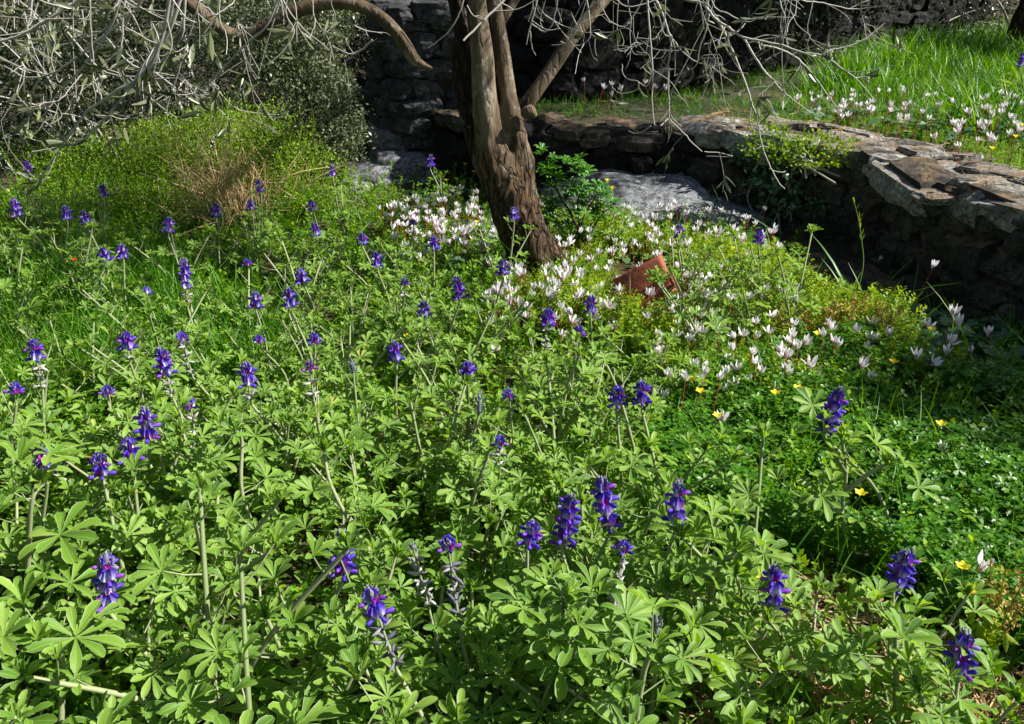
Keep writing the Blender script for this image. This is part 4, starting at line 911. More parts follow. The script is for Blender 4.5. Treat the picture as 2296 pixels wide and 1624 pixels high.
limb(tb, cq([(430, 1480, 200, .05), (325, 1250, 170, .06), (245, 1020, 160, .07), (180, 850, 165, .08), (120, 690, 150, .1), (78, 520, 135, .12), (45, 380, 105, .13), (25, 270, 75, .14), (15, 235, 50, .14)], YT, c2), 26, 7, .16, 8)
limb(tb, cq([(190, 800, 110, .08), (120, 520, 100, .1), (75, 300, 96, .12), (40, 120, 92, .14), (10, -30, 86, .16), (-60, -300, 76, .2), (-160, -620, 60, .25)], YT, c2), 22, 6, .08, 12)
limb(tb, cq([(500, 1400, 120, -.03), (560, 1395, 80, -.05), (600, 1425, 70, -.06), (640, 1470, 50, -.06), (660, 1530, 30, -.06)], YT, c2), 16, 5, .16, 15)
limb(tb, cq([(390, 1440, 150, -.03), (370, 1520, 110, -.1), (350, 1600, 60, -.14)], YT, c2), 16, 4, .16, 16)
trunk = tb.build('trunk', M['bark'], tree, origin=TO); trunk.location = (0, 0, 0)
mod = trunk.modifiers.new('remesh', 'REMESH'); mod.mode = 'VOXEL'; mod.voxel_size = .0075; mod.use_smooth_shade = True
sm = trunk.modifiers.new('smooth', 'SMOOTH'); sm.iterations = 3; sm.factor = .5
dg = bpy.context.evaluated_depsgraph_get(); me2 = bpy.data.meshes.new_from_object(trunk.evaluated_get(dg)); trunk.modifiers.clear()
n_ = len(me2.vertices); co = np.empty(n_*3); me2.vertices.foreach_get('co', co); co = co.reshape(-1, 3); no = np.empty(n_*3); me2.vertices.foreach_get('normal', no); no = no.reshape(-1, 3)
dsp = np.empty(n_)
for i in range(n_):
    x, y, z = co[i]; rough = min(1, max(.08, (.95-z)/.4))
    f1 = mnoise.ridged_multi_fractal(Vector((x*16, y*16, z*5)), 1., 2., 3, 1., 2.)
    dsp[i] = rough*(.009*(f1-1.)+.006*mnoise.noise(Vector((x*45, y*45, z*20))))+.004*mnoise.noise(Vector((x*9, y*9, z*4)))
co += no*dsp[:, None]; me2.vertices.foreach_set('co', co.ravel().astype(np.float32)); me2.update(); trunk.data = me2
lb_ = Buf(); limb(lb_, cq([(300, 700, 60, .12), (350, 610, 72, .1), (405, 555, 84, .09), (470, 465, 84, .1), (560, 335, 82, .12), (640, 215, 76, .14), (720, 115, 70, .16), (830, -10, 62, .2), (960, -170, 56, .28), (1250, -420, 46, .4)], YT, c2), 18, 6, .09, 21)
e = lb_.build('limb', M['bark'], tree, origin=TO); e.location = (0, 0, 0)
lb_ = Buf(); limb(lb_, cq([(225, 200, 40, .14), (280, 100, 46, .15), (345, -10, 44, .18), (420, -160, 42, .25), (480, -400, 36, .4)], YT, c2), 14, 5, .07, 23); e = lb_.build('limb', M['bark'], tree, origin=TO); e.location = (0, 0, 0)
lb_ = Buf(); limb(lb_, [(*(aty(x, y, 3.7)), r) for x, y, r in ((1200, 262, .012), (1188, 250, .026), (1172, 258, .02))], 12, 4, .2, 5); e = lb_.build('cut_stub', M['bark'], tree, origin=TO); e.location = (0, 0, 0)

def twig_net(lists, buf0, lbuf, Y0, conv, side_rate=1., leaf_p=.3, jitter=.12, lsize=.05):
    for pts, w0, w1 in lists:
        buf = buf0 if isinstance(buf0, Buf) else Buf()
        dY = rng.uniform(-jitter, jitter); slope = rng.uniform(-.15, .15); P = []
        for i, (x, y) in enumerate(pts):
            X_, Y_, k = conv(x, y); P.append(aty(X_, Y_, Y0+dY+slope*i/len(pts)))
        P = spline(P, 4); P[1:-1] += rng.normal(0, .0007, (len(P)-2, 3)); d0 = np.linalg.norm(P[0]-[0, 0, CAMH]); k = conv(0, 0)[2]
        r = np.linspace(w0, w1, len(P))*k*.5*d0/FPX*rng.uniform(.9, 1.1, len(P)); r = np.maximum(r, .0011); tube(buf, P, r, 6)
        grow(buf, lbuf, P, r, side_rate, leaf_p, lsize, 0)
        if not isinstance(buf0, Buf): e = buf.build('twig', M['twig'], buf0[0], origin=buf0[1]); e.location = (0, 0, 0)
def grow(buf, lbuf, P, r, rate, leaf_p, lsize, lvl):
    seg = np.linalg.norm(np.diff(P, axis=0), axis=1); L = seg.sum(); T = nrm(np.gradient(P, axis=0))
    for _ in range(rng.poisson(rate*L*9)):
        i = rng.integers(1, len(P)); t = T[i]; d = nrm((t*.5+rng.normal(0, .7, 3)+np.array([0, 0, -.35]))[None])[0]; l = rng.uniform(.03, .16)*(1 if lvl == 0 else .6)
        b1 = P[i]; up = np.array([0, 0, rng.uniform(-.3, .6)]); Q = spline([b1, b1+d*l*.5+rng.normal(0, .008, 3), b1+d*l+up*l*.4], 4)
        rr = min(r[i]*.6, .0022); tube(buf, Q, np.linspace(rr, .0009, len(Q)), 4)
        if lvl < 1 and rng.uniform() < .6: grow(buf, lbuf, Q, np.full(len(Q), rr), rate*.7, leaf_p, lsize, 1)
        if rng.uniform() < leaf_p: leaves_on(lbuf, Q, int(rng.integers(2, 7)), lsize)
def leaves_on(lbuf, Q, n, lsize):
    i = rng.integers(len(Q)//2, len(Q), n); T = nrm(np.gradient(Q, axis=0))[i]; d = nrm(T+rng.normal(0, .55, (n, 3))); lbuf.inst(OLEAF, Q[i], basis(d, rnd_unit(n)), lsize*rng.uniform(.55, 1.15, n))
TR = [([(385,-300),(380,-60),(390,130),(405,330),(425,560),(425,700),(420,850),(440,1050),(455,1075)],18,8), ([(440,1050),(410,1052),(380,1055)],8,5), ([(410,1080),(340,1130),(270,1145),(220,1125)],9,5),
 ([(420,-300),(420,-60),(470,30),(530,170),(560,280),(590,330),(575,450),(560,600),(565,800),(570,1010),(620,1070),(700,1150),(770,1230),(850,1300)],22,8), ([(570,1010),(540,1040),(495,1080)],10,7),
 ([(565,590),(490,610),(420,640),(375,740),(300,700),(220,680),(175,640),(165,550)],12,6), ([(420,640),(370,610),(340,570)],8,5), ([(310,710),(290,770),(200,800),(120,790),(80,745)],11,5), ([(565,1010),(566,1100),(562,1190)],6,4),
 ([(500,-200),(690,-20),(830,20),(900,80),(970,170),(1080,240),(1200,320),(1350,350),(1540,390),(1700,450),(1880,480),(2067,600),(2200,700),(2330,860)],28,9), ([(1000,200),(1060,320),(1110,440),(1160,560),(1210,680),(1250,800),(1280,900),(1320,1020),(1350,1200),(1400,1350),(1450,1460),(1500,1560),(1560,1620)],22,8),
 ([(1210,330),(1260,420),(1330,530),(1400,630),(1470,700),(1500,740),(1560,800),(1650,870),(1780,970)],20,6), ([(1210,330),(1280,340),(1370,390),(1480,410),(1600,460),(1690,520),(1780,620),(1850,710),(1930,820),(1990,900),(2060,990)],18,9),
 ([(940,-200),(900,-20),(905,130),(880,270),(840,380),(820,470),(800,560),(740,600),(725,580)],14,6), ([(760,-200),(820,-20),(850,130),(865,250)],10,7), ([(200,-250),(210,-20),(240,160),(230,300),(240,400),(225,540),(190,590)],10,5), ([(160,-250),(140,-20),(120,200),(125,370),(140,435),(215,430)],9,5),
 ([(435,230),(400,290),(370,440),(340,455),(290,445)],8,5), ([(1500,-250),(1520,20),(1560,130),(1570,300),(1590,420)],12,6), ([(860,-200),(960,60),(1060,110),(1170,170),(1250,190),(1350,150),(1450,120)],12,5), ([(1500,-120),(1700,0),(1850,20),(2000,50),(2150,80),(2330,60)],13,6),
 ([(1280,900),(1260,1000),(1280,1100),(1350,1140),(1470,1140)],10,5), ([(600,340),(680,440),(800,530),(920,570),(1020,640),(1090,690),(1140,730)],11,5), ([(820,520),(870,480),(990,470)],6,4), ([(0,80),(50,170),(110,210),(180,230),(240,170),(330,20),(400,-200)],8,8),
 ([(1870,470),(1950,430),(2100,400),(2250,330),(2330,270),(2420,200)],13,6), ([(2067,600),(2150,620),(2300,600),(2500,560)],8,4), ([(1220,200),(1130,290),(870,380)],6,4), ([(870,1300),(1000,1310),(1110,1345),(890,1340)],7,4), ([(1690,520),(1700,600),(1740,700)],8,4), ([(1470,700),(1400,770),(1360,810),(1420,870),(1490,1000)],9,5),
 ([(600,1090),(700,1110),(770,1100)],6,4), ([(440,30),(480,140),(520,280),(590,330)],9,8), ([(780,-200),(600,-60),(250,60),(100,-10)],12,6), ([(1640,-250),(1660,70),(1590,200),(1580,280)],8,5)]
TC = [([(500,-300),(460,-20),(430,110),(400,240)],11,5), ([(430,130),(490,170),(530,150),(560,50),(590,-150)],8,6), ([(430,-150),(440,-20),(500,80),(600,140)],7,4), ([(60,220),(130,150),(200,80),(290,-10),(420,-160)],10,14), ([(90,-200),(65,-10),(30,90),(-10,160),(-60,210),(-130,260)],8,5), ([(80,30),(110,80),(165,105)],7,5),
 ([(850,-150),(750,30),(690,120),(640,210),(610,235),(585,225)],12,7), ([(700,-150),(740,110),(740,200),(700,240),(640,250)],8,4), ([(420,170),(430,260),(450,300)],7,4), ([(660,-200),(560,-20),(590,120)],7,4)]
tw = Buf(); tl = Buf()
twig_net(TR, (tree, TO), tl, 2.75, c5, .8, .5, .25, .05); twig_net(TC, (tree, TO), tl, 3.1, c2, .8, .1, .1, .045)
for x0, x1, y1 in ((1500, 1430, 160), (1560, 1500, 200), (1650, 1610, 230), (1750, 1790, 210), (1820, 1880, 150), (1400, 1350, 130), (1950, 2010, 140), (1300, 1260, 110)):   # hanging whips between the big ones
    for _ in range(1):
        a = rng.normal(0, 25, 3); twig_net([([(x0+a[0], -120), (x0+a[0], -10), ((x0+x1)/2+a[1], y1*.5), (x1+a[2], y1*rng.uniform(.5, 1.1))], 2.2, 1.2)], tw, tl, 2.9, cw, 2.2, .15, .35, .045)
e = tw.build('fine_twigs', M['twig'], tree, origin=TO); e['kind'] = 'stuff'; e.location = (0, 0, 0)
# crown above the frame: limbs, twigs and leaf sprays placed unseen for their shade
def crown(root, O, limbs, nspray, lmat='olive_leaf', lbuf=None, spread=.34, lsize=.055, per=26):
    cb = Buf(); lbuf = lbuf or Buf(); ends = []
    for L in limbs:
        S = spline(L, 5); limb(cb, L, 10, 4, .06, 3)
        for i in range(len(S)//3, len(S)): ends.append(S[i, :3])
    ends = np.array(ends)
    for _ in range(nspray):
        a = ends[rng.integers(0, len(ends))]; d = nrm(rng.normal(0, 1, (1, 3))*[1, 1, .6])[0]; l = spread*rng.uniform(.5, 1.5)
        Q = spline([a, a+d*l*.5+[0, 0, .04], a+d*l-[0, 0, .08*l]], 5); tube(cb, Q, np.linspace(.006, .0015, len(Q)), 4)
        m = int(per*rng.uniform(.5, 1.5)); i = rng.integers(2, len(Q), m); dd = nrm(d+rng.normal(0, .8, (m, 3))); lbuf.inst(OLEAF, Q[i]+rng.normal(0, .035, (m, 3)), basis(dd, rnd_unit(m)), lsize*rng.uniform(.7, 1.3, m))
    e = cb.build('crown_branches', M['bark'], root, origin=O); e.location = (0, 0, 0)
    e = lbuf.build('crown_leaves', M[lmat], root, origin=O); e.location = (0, 0, 0)
def at_end(pts, dy=0): X_, Y_, k = c2(*pts); return aty(X_, Y_, YT+dy)
a, b_, c_, d_ = at_end((60, -600), .05), at_end((210, -600), .2), at_end((-160, -620), .25), at_end((1250, -420), .4)
leafcloud(tl, [(3.2, 6.1, 2.8, .95, .85, .3), (3.8, 7.3, 3.2, 1.4, .7, .3), (2.6, 6.7, 2.95, .8, .5, .3)], 11000, .065, OLEAF, .4)  # unseen leaf lobes added to shade the terrace and upper wall
leafcloud(tl, [(2.75, 4.95, 2.3, .5, .33, .2), (1.55, 5.85, 2.45, .6, .4, .25)], 3600, .055, OLEAF, .4)  # unseen lobes added to shade the boulder, back wall and stone stack
leafcloud(tl, [(.7, 3.85, 2.4, .8, .55, .2), (.3, 4.3, 2.6, .4, .35, .2)], 6500, .055, OLEAF, .4)  # unseen lobes added to shade the left meadow
crown(tree, TO, [[(*a, .045), (.2, 3.8, 2.3, .03), (.8, 3.7, 2.45, .01)], [(*b_, .035), (.9, 5.0, 2.4, .025), (1.3, 5.8, 2.5, .012)], [(*c_, .03), (-.6, 4.2, 2.4, .02), (-.4, 4.0, 3.0, .01)], [(*d_, .03), (2.2, 4.8, 2.3, .02), (2.9, 5.0, 2.35, .01)],
   [(2.2, 4.8, 2.3, .022), (2.5, 5.8, 2.7, .018), (3.0, 6.5, 2.9, .012), (3.9, 7.0, 3.3, .008)], [(2.5, 5.8, 2.7, .018), (2.2, 6.9, 3.0, .01)]], 240, lbuf=tl, per=26)
# neighbouring olive on the left: trunk outside the frame, its low limb and twigs reach in
TL = np.array([-3.2, 3.2, 0.]); ltree = empty('olive_tree', tuple(TL), label='olive tree beyond the left edge whose arching dead limb and bare twigs reach in', cat='tree')
tb = Buf(); limb(tb, [(-3.2, 3.2, -.1, .2), (-3.25, 3.2, .5, .15), (-3.15, 3.15, 1.2, .13), (-3.0, 3.1, 1.9, .1), (-2.7, 3.0, 2.6, .07)], 26, 6, .15, 2); e = tb.build('trunk', M['bark'], ltree, origin=TL); e.location = (0, 0, 0)
G = [(-3.05, 3.12, 1.5, .07), (-2.7, 3.1, 1.62, .06), (-2.2, 3.1, 1.6, .05)] + cq([(150, -110, 50, 0), (330, -50, 46, 0), (430, 12, 40, 0), (490, 62, 40, 0), (545, 84, 42, 0), (610, 52, 44, 0), (670, 22, 42, 0), (735, 6, 38, 0), (795, 10, 38, 0), (845, 32, 40, 0), (885, 68, 42, 0), (912, 105, 40, 0), (932, 136, 34, 0), (952, 148, 18, 0), (968, 153, 8, 0)], 3.15, cw)
G = [(*g[:3], g[3]*.74) for g in G]; lb_ = Buf(); limb(lb_, G, 18, 5, .16, 31); e = lb_.build('arching_limb', M['bark'], ltree, origin=TL); e.location = (0, 0, 0)
TLF = [([(1600,-400),(1590,-60),(1575,180),(1555,310),(1500,400),(1410,510),(1330,545),(1220,550),(1130,500),(1080,450)],26,8), ([(1760,-300),(1720,-60),(1680,100),(1640,250),(1590,400),(1530,620),(1480,760),(1430,900),(1370,980),(1280,1015),(1180,1015),(1080,1000),(960,975)],15,8),
 ([(1500,-300),(1480,60),(1400,300),(1330,560),(1300,680),(1260,800),(1220,900),(1170,970),(1080,1000)],20,10), ([(2450,-300),(2400,-60),(2300,200),(2180,320),(2067,420),(1900,600),(1800,700),(1680,790),(1560,860),(1450,890)],20,6), ([(1620,-300),(1560,-60),(1450,270),(1240,560),(1130,730),(1050,840),(950,960),(870,1050),(780,1140),(700,1200),(590,1255)],30,12),
 ([(1100,-300),(1000,100),(860,380),(720,560),(620,680),(500,800),(430,880),(380,980),(300,1060)],22,10), ([(1350,-300),(1240,-60),(1150,100),(1010,220),(850,340),(730,440),(600,540),(470,620),(350,660),(220,665),(130,620),(40,570)],28,8),
 ([(1500,-200),(1350,450),(1150,700),(1000,780),(860,880),(740,960),(640,1100),(560,1200),(480,1330),(400,1450),(320,1545),(220,1520),(120,1470),(50,1440)],28,9), ([(900,-250),(760,-60),(650,20),(480,130),(330,220),(200,290),(100,330),(-60,365)],24,20), ([(760,-200),(780,200),(800,530),(795,700),(820,830),(800,960),(790,1100),(740,1160),(660,1110)],13,6),
 ([(-100,800),(180,870),(300,900),(450,960),(600,985),(720,1010),(850,1080)],15,6), ([(1090,-200),(1050,200),(1040,360),(1030,430),(960,490),(890,550),(880,660),(840,800)],16,8), ([(1060,220),(1180,290),(1290,350),(1380,380),(1460,430)],11,7), ([(280,-200),(270,100),(220,260),(245,330),(240,440)],16,10),
 ([(640,900),(560,1050),(470,1170),(400,1270)],9,5), ([(1300,200),(1320,230),(1360,330),(1350,420),(1370,540)],10,6), ([(2070,-200),(2010,0),(1950,60),(1850,120),(1760,60),(1700,20)],12,7), ([(1900,-200),(1880,150),(1940,300),(1940,470)],9,5), ([(1750,-100),(1740,200),(1760,300),(1740,380)],8,4), ([(1150,100),(900,180),(600,160),(300,170),(0,140)],13,7), ([(700,640),(600,760),(500,860),(300,900)],10,5),
 ([(400,1000),(300,1150),(150,1150),(30,1190)],9,5), ([(430,750),(430,850),(350,930),(120,1010),(60,1350)],8,5), ([(2200,-200),(2150,80),(2040,170),(2110,300),(2130,480),(2000,620)],9,4), ([(2500,-200),(2450,100),(2520,260),(2440,420),(2300,560)],8,4), ([(2700,-150),(2680,60),(2700,200),(2650,330)],7,4), ([(2850,-150),(2840,0),(2870,160),(2830,330)],7,4)]
tw = Buf(); tl2 = Buf(); twig_net(TLF, (ltree, TL), tl2, 2.25, c4, 1.2, .75, .3, .055)
for _ in range(60):        # thicket of thin dead twigs behind the traced ones
    x = rng.uniform(-150, 600)*(1 if rng.uniform() < .8 else 1.4); y = rng.uniform(-140, 300)*(1-.25*max(x, 0)/600); l = rng.uniform(80, 260); a = rng.uniform(.5, 2.6); bnd = rng.normal(0, .7)
    pts = [(x, y), (x-l*.5*math.cos(a), y+l*.5*math.sin(a)), (x-l*.5*math.cos(a)-l*.5*math.cos(a+bnd), y+l*.5*math.sin(a)+l*.5*math.sin(a+bnd))]
    if pts[2][1] > 300: continue
    twig_net([(pts, rng.uniform(2, 5), 1.5)], tw, tl2, rng.uniform(2.5, 3.6), cw, 1., .7, .2, .05)
e = tw.build('fine_twigs', M['twig'], ltree, origin=TL); e['kind'] = 'stuff'; e.location = (0, 0, 0)
crown(ltree, TL, [[(-2.7, 3.0, 2.6, .07), (-2.2, 3.2, 3., .04), (-1.6, 3.5, 3.2, .015)], [(-3., 3.1, 1.9, .06), (-2.2, 2.6, 2.1, .03), (-1.3, 2.4, 2.1, .015), (-.6, 2.6, 1.95, .008)], [(-2.2, 2.6, 2.1, .03), (-1.5, 3.0, 2.2, .02), (-.9, 3.3, 2.2, .01)],
   [(-3.1, 3.15, 1.6, .05), (-2.6, 3.9, 2.2, .03), (-1.9, 4.6, 2.4, .012)]], 70, lbuf=tl2)

# ------------------------------------------------------------ shrubs and far vegetation
def shrub(name, loc, lobes, n, size, mat, label, cat='shrub', group=None, stems=8, T=DIAM, twigm='twig'):
    root = empty(name, loc, label=label, cat=cat, group=group); O = np.array(loc, float); bf = Buf(); leafcloud(bf, lobes, n, size, T)
    e = bf.build('foliage', M[mat], root); sb = Buf(); lob = np.array(lobes)
    for k in range(stems):
        l = lob[k % len(lob)]; t = l[:3]+rnd_unit(1)[0]*l[3:6]*.85; P = spline([(rng.normal(0, .08), rng.normal(0, .08), -.05), (t[0]*.4+rng.normal(0, .05), t[1]*.4, t[2]*.5), t], 5); tube(sb, P, np.linspace(.02 if O[1] > 5.6 else .006, .002, len(P)), 5)
        grow(sb, Buf(), P, np.full(len(P), .004), .6, 0, .03, 0)
    sb.build('stems', M[twigm], root); return root
# grey lit evergreen bush left of the stone stack (frame x 480..840)
def L_(px, py, Y, rx, rz, ry=None):
    p = aty(px, py, Y); return (*p, rx, ry or rx*.8, rz)
o = np.array([-1.5, 5.75, 0.])
lob = [L_(700, 240, 5.5, .3, .25), L_(620, 150, 5.6, .3, .28), L_(730, 325, 5.45, .25, .16), L_(560, 60, 5.7, .36, .3), L_(680, 30, 5.7, .32, .28), L_(775, 285, 5.5, .14, .11), L_(650, 340, 5.5, .18, .13), L_(745, 190, 5.55, .15, .15), L_(690, 130, 5.6, .2, .18)]
shrub('evergreen_shrub', tuple(o), [(l[0]-o[0], l[1]-o[1], l[2]-o[2], *l[3:]) for l in lob], 30000, .023, 'grey_leaf', 'sunlit small leaved grey green bush left of the stacked stones', stems=16)
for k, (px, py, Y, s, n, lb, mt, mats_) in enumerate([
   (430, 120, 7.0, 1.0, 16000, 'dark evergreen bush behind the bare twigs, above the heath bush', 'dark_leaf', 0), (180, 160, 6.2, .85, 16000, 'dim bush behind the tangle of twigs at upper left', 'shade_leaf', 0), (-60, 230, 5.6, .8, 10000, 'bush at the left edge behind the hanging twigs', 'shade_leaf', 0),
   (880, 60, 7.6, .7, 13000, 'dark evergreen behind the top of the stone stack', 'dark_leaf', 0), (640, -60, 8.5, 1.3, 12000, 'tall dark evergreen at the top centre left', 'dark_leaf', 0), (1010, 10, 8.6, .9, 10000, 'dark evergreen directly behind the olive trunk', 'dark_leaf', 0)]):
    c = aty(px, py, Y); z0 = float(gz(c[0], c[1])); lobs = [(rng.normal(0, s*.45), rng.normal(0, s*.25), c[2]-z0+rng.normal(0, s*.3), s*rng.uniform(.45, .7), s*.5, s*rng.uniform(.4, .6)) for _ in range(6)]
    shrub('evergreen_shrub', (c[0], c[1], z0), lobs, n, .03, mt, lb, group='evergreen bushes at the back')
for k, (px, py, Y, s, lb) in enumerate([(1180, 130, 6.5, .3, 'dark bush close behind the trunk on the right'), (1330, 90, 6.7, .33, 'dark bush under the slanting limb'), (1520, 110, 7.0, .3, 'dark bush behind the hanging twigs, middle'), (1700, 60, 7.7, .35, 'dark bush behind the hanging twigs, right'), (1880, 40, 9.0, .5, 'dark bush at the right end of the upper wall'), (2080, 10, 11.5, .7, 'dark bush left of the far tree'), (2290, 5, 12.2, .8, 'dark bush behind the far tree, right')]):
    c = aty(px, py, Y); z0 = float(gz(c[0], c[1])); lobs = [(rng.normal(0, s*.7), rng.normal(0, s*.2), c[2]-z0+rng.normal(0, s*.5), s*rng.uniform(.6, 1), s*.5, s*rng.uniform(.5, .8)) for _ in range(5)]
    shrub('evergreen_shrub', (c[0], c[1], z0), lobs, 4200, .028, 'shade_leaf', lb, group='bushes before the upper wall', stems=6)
for k in range(9):      # line of dark bushes on the slope behind the upper wall
    x = -4.5+k*1.9+rng.normal(0, .3); y = 10.2+.35*max(0, x)+rng.normal(0, .4)+(1.5 if x > 5 else 0); z0 = float(gz(x, y)); s = 1.3
    lobs = [(rng.normal(0, .6), rng.normal(0, .4), rng.uniform(.4, 2.2), s*rng.uniform(.5, .8), s*.6, s*rng.uniform(.5, .7)) for _ in range(6)]
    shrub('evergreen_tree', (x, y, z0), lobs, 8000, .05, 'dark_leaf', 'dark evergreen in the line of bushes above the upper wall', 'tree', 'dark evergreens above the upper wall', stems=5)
# heath bush with straw
hb = atz(470, 530, .0); O = (hb[0]+.02, hb[1]+.25, float(gz(hb[0], hb[1]+.35)))
lobs = [(0, 0, .36, .5, .35, .3), (-.4, .05, .3, .4, .3, .26), (.25, 0, .42, .3, .25, .24), (-.7, 0, .22, .35, .3, .22), (.0, .1, .48, .3, .2, .15), (.5, 0, .24, .26, .25, .2), (-.3, .1, .42, .3, .2, .15)]
root = shrub('heath_bush', O, lobs, 24000, .015, 'heath_leaf', 'rounded yellow green heath bush with a straw coloured dry side', 'bush', stems=10, twigm='straw')
sb = Buf(); n = 420; th = rng.uniform(-1.9, .9, n); P0 = np.column_stack([rng.normal(.12, .13, n), rng.normal(-.3, .08, n), rng.uniform(.05, .32, n)]); l = rng.uniform(.1, .26, n)
d = nrm(np.column_stack([rng.normal(.08, .24, n), rng.normal(-.15, .2, n), np.abs(rng.normal(.9, .35, n))])); sb.inst(BLADE2, P0, basis(d, rnd_unit(n)), np.stack([l*.35, l, l], -1)); sb.build('dry_stalks', M['straw'], root)
up_ = Buf()
for _ in range(90):
    l = lobs[rng.integers(0, 7)]; p0 = np.array([l[0]+rng.normal(0, l[3]*.5), l[1]+rng.normal(0, .15), l[2]]); h = rng.uniform(.12, .27); m = 46
    t = rng.uniform(0, 1, m); ax = nrm(np.array([[rng.normal(0, .22), rng.normal(0, .15), 1]]))[0]; tube(up_, np.array([p0, p0+ax*h]), [.0025, .001], 4)
    dd = nrm(rng.normal(0, 1, (m, 3))+ax*.8); up_.inst(DIAM, p0+ax*h*t[:, None], basis(dd, rnd_unit(m)), .013*rng.uniform(.7, 1.3, m)*(1.2-.5*t))
up_.build('shoots', M['heath_leaf'], root)
# tall arching grass tuft right of the heath bush
def tuft(name, p, n, l0, mat, label, lean=.5, w=.5):
    bf = Buf(); l = l0*rng.uniform(.5, 1.1, n); P0 = np.column_stack([rng.normal(0, .04, n), rng.normal(0, .04, n), np.zeros(n)]); y = nrm(np.column_stack([rng.normal(0, lean, n), rng.normal(0, lean, n), np.ones(n)]))
    z = nrm(-y*[1, 1, 0]+rng.normal(0, .2, (n, 3))+[0, 0, .3]); bf.inst(BLADE2, P0, basis(y, z), np.stack([l*w, l, l*.8], -1)); o = bf.build(name, M[mat]); o.location = p; return tag(o, label, 'grass tuft')
q = atz(640, 470, .0); tuft('grass_tuft', (q[0], q[1]+.1, float(gz(q[0], q[1]+.1))), 110, .5, 'straw', 'arching pale dry grass tuft between heath bush and grey bush', .4, .3)
q = atz(690, 490, .0); tuft('grass_tuft', (q[0], q[1], float(gz(q[0], q[1]))), 420, .24, 'grass', 'bright green grass tuft right of the straw', .5, .5)
q = atz(610, 520, .0); tuft('grass_tuft', (q[0], q[1], float(gz(q[0], q[1]))), 320, .2, 'grass', 'bright low grass at the right foot of the heath bush', .6, .5)
q = atz(1925, 690, .05); tuft('grass_tuft', (q[0], q[1], 0.02), 9, .3, 'grass', 'few broad grass blades rising from the orange seed heads', .25, .9)
q = atz(1760, 830, .05); tuft('grass_tuft', (q[0], q[1], 0.02), 10, .24, 'grass', 'broad dark grass blades in the middle of the yellow green herbs', .45, .9)
q = atz(1850, 540, .0); tuft('grass_tuft', (q[0]+.1, q[1], 0.02), 90, .3, 'dark_grass', 'dim grass clump in the shadow under the wall', .55, .4)
# sapling with dark stems right of the trunk
q = atz(1302, 600, .0); O = np.array([q[0], q[1], 0.]); root = empty('sapling', tuple(O), label='young broad leaved sapling with dark forking stems beside the trunk', cat='sapling'); sb = Buf(); lf = Buf()
for pts in ([(1302, 600), (1300, 540), (1290, 500), (1262, 450), (1235, 400), (1225, 355)], [(1300, 540), (1308, 490), (1330, 450), (1352, 425)], [(1302, 560), (1325, 520), (1350, 480), (1372, 465)], [(1297, 560), (1272, 530), (1250, 500), (1235, 470)], [(1262, 450), (1285, 420), (1300, 385), (1290, 365)], [(1300, 520), (1295, 460), (1300, 430)]):
    P = spline([aty(x, y, O[1]+rng.uniform(-.06, .06))-O for x, y in pts], 4); tube(sb, P, np.linspace(.009 if pts[0][1] > 590 else .006, .0025, len(P)), 6)
    for i in range(2, len(P)):
        for _ in range(3 if i > len(P)//2 else 1):
            d = nrm(rng.normal(0, 1, (1, 3))*[1, 1, .3]+[0, 0, .35])[0]; lf.inst(PALM[int(rng.integers(0, 3))], (P[i]+d*rng.uniform(.02, .05))[None], basis_z(d[None], nrm(np.array([[0, 0, 1.]])+rng.normal(0, .3, 3)+SUND*.4)), np.array([[.042*rng.uniform(.7, 1.3)]*3])*[1, 1, 1])
sb.build('stem', plain('dark_stem', (.05, .035, .03), .7), root); lf.build('leaves', M['sap_leaf'], root)
# bramble hanging on the wall
q = atz(1760, 420, .25); O = np.array([q[0], q[1]+.05, 0.]); lobs = [(0, 0, .3, .2, .15, .14), (-.1, .1, .42, .17, .12, .1), (.12, -.1, .2, .17, .12, .1), (.05, 0, .12, .14, .12, .09)]
shrub('bramble', tuple(O), lobs, 1500, .035, 'cyc_leaf', 'leafy bramble hanging in the shade over the wall face', 'climber', stems=9, T=OVAL)
q = atz(1830, 330, .5); shrub('bramble', (q[0], q[1]-.02, .4), [(0, 0, .08, .2, .12, .1), (-.2, .05, .1, .16, .1, .09)], 1500, .022, 'heath_leaf', 'small sunlit yellow green shrublet on top of the wall edge', 'climber', stems=6)
